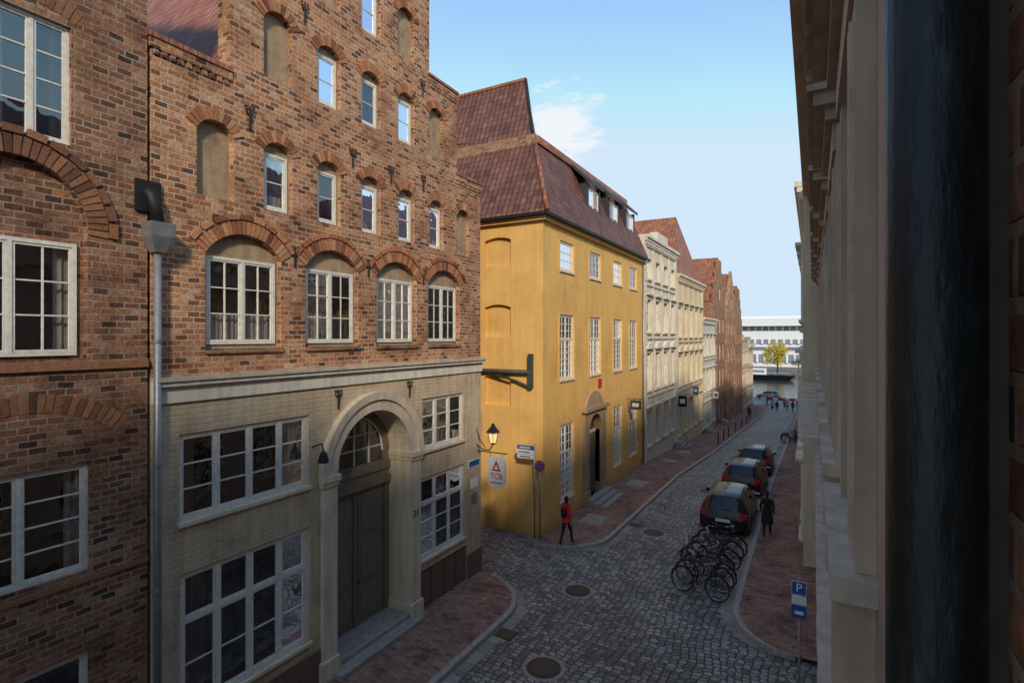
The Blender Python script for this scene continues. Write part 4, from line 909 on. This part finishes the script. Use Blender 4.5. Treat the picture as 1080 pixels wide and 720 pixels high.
for yy in(12.9,13.9):
    b.box('frame',m_frame,.2,-.28,yy,yy+.04,5.5,5.56); b.box('frame',m_frame,.2,-.28,yy,yy+.04,6.5,6.56); b.box('frame',m_frame,-.24,-.28,yy+.001,yy+.039,5.561,6.499); b.box('frame',m_frame,.2,.16,yy+.001,yy+.039,5.561,6.499)
    for i in range(11): b.box('louvres',m_frame,.16,-.24,yy+.005,yy+.035,5.6+i*.083,5.64+i*.083)
b.fin()
for y in(45,48,51,56,61,66):
    b=B('bollard'); b.lathe('post',m_iron,[(.06,0),(.05,.1),(.045,.8),(.06,.84),(.03,.92)],(-6.5,y,gz(y)+.12),12); b.fin()
for y in(40.2,52.6,63):
    b=B('entrance_steps')
    for i in range(3): b.box('steps',m_step,-8.8,-7.9-.25*i+.0,y,y+1.4,gz(y)+.1+i*.15,gz(y)+.25+i*.15)
    b.tube('railing',m_iron,[(-7.95,y,gz(y)+.1),(-7.95,y,gz(y)+1.05),(-8.7,y,gz(y)+1.4)],.02,6); b.fin()
# ---------------------------------------------------------------- light
el,rot=RD(31),RD(145)
w=bpy.data.worlds.new('World'); scene.world=w; w.use_nodes=True; t=w.node_tree
bg=t.nodes['Background']; sky=t.nodes.new('ShaderNodeTexSky'); sky.sky_type='NISHITA'; sky.sun_disc=False; sky.sun_elevation=el; sky.sun_rotation=rot; sky.air_density=1.0; sky.dust_density=.15; sky.ozone_density=1.6
tc=t.nodes.new('ShaderNodeTexCoord'); mp=t.nodes.new('ShaderNodeMapping'); mp.inputs['Scale'].default_value=(1,1,3.2); t.links.new(tc.outputs['Generated'],mp.inputs[0])
nz=t.nodes.new('ShaderNodeTexNoise'); nz.inputs['Scale'].default_value=4.2; nz.inputs['Detail'].default_value=8; nz.inputs['Roughness'].default_value=.6; t.links.new(mp.outputs[0],nz.inputs['Vector'])
def mth(op,a,b_=0.0,cl=False):
    n=t.nodes.new('ShaderNodeMath'); n.operation=op; n.use_clamp=cl
    for i,v in enumerate((a,b_)):
        if isinstance(v,bpy.types.NodeSocket): t.links.new(v,n.inputs[i])
        else: n.inputs[i].default_value=v
    return n.outputs[0]
sp=t.nodes.new('ShaderNodeSeparateXYZ'); t.links.new(tc.outputs['Generated'],sp.inputs[0])
low=mth('SUBTRACT',1.0,mth('MULTIPLY',sp.outputs[2],5.5),True)
thr=mth('SUBTRACT',.70,mth('MULTIPLY',low,.20))
cl=mth('MULTIPLY',mth('SUBTRACT',nz.outputs[0],thr),6.0,True)
cl=mth('MULTIPLY',cl,mth('ADD',mth('MULTIPLY',low,.7),.2))
vd=t.nodes.new('ShaderNodeVectorMath'); vd.operation='DISTANCE'; t.links.new(tc.outputs['Generated'],vd.inputs[0]); vd.inputs[1].default_value=(-.385,.855,.352)
nz2=t.nodes.new('ShaderNodeTexNoise'); nz2.inputs['Scale'].default_value=20; nz2.inputs['Detail'].default_value=6; nz2.inputs['Roughness'].default_value=.65; t.links.new(mp.outputs[0],nz2.inputs['Vector'])
puff=mth('MULTIPLY',mth('SUBTRACT',nz2.outputs[0],mth('ADD',mth('MULTIPLY',vd.outputs['Value'],5.5),.08)),4.0,True)
cl=mth('MAXIMUM',cl,mth('MULTIPLY',puff,.9))
dk=t.nodes.new('ShaderNodeMix'); dk.data_type='RGBA'; dk.blend_type='DARKEN'; dk.inputs[0].default_value=1; t.links.new(sky.outputs[0],dk.inputs[6]); dk.inputs[7].default_value=(2.1,2.6,3.1,1)
mx=t.nodes.new('ShaderNodeMix'); mx.data_type='RGBA'; t.links.new(cl,mx.inputs[0]); t.links.new(dk.outputs[2],mx.inputs[6]); mx.inputs[7].default_value=(2.95,3.0,3.1,1)
t.links.new(mx.outputs[2],bg.inputs[0]); bg.inputs[1].default_value=.31
sl=bpy.data.lights.new('sun','SUN'); sl.energy=3.1; sl.angle=RD(6); sl.color=(1,.87,.70); so=bpy.data.objects.new('sun',sl); coll.objects.link(so)
sv=Vector((math.sin(rot)*math.cos(el),math.cos(rot)*math.cos(el),math.sin(el))); so.rotation_euler=(-sv).to_track_quat('-Z','Y').to_euler()
cam=bpy.data.cameras.new('camera'); cam.lens=19; cam.sensor_width=36; cam.shift_y=-5/1080; cam.clip_start=.02; cam.clip_end=6000
co=bpy.data.objects.new('camera',cam); coll.objects.link(co); co.location=(0,0,H); co.rotation_euler=(RD(90),0,RD(29.1)); scene.camera=co
scene.view_settings.view_transform='Standard'; scene.view_settings.look='None'; scene.view_settings.exposure=0
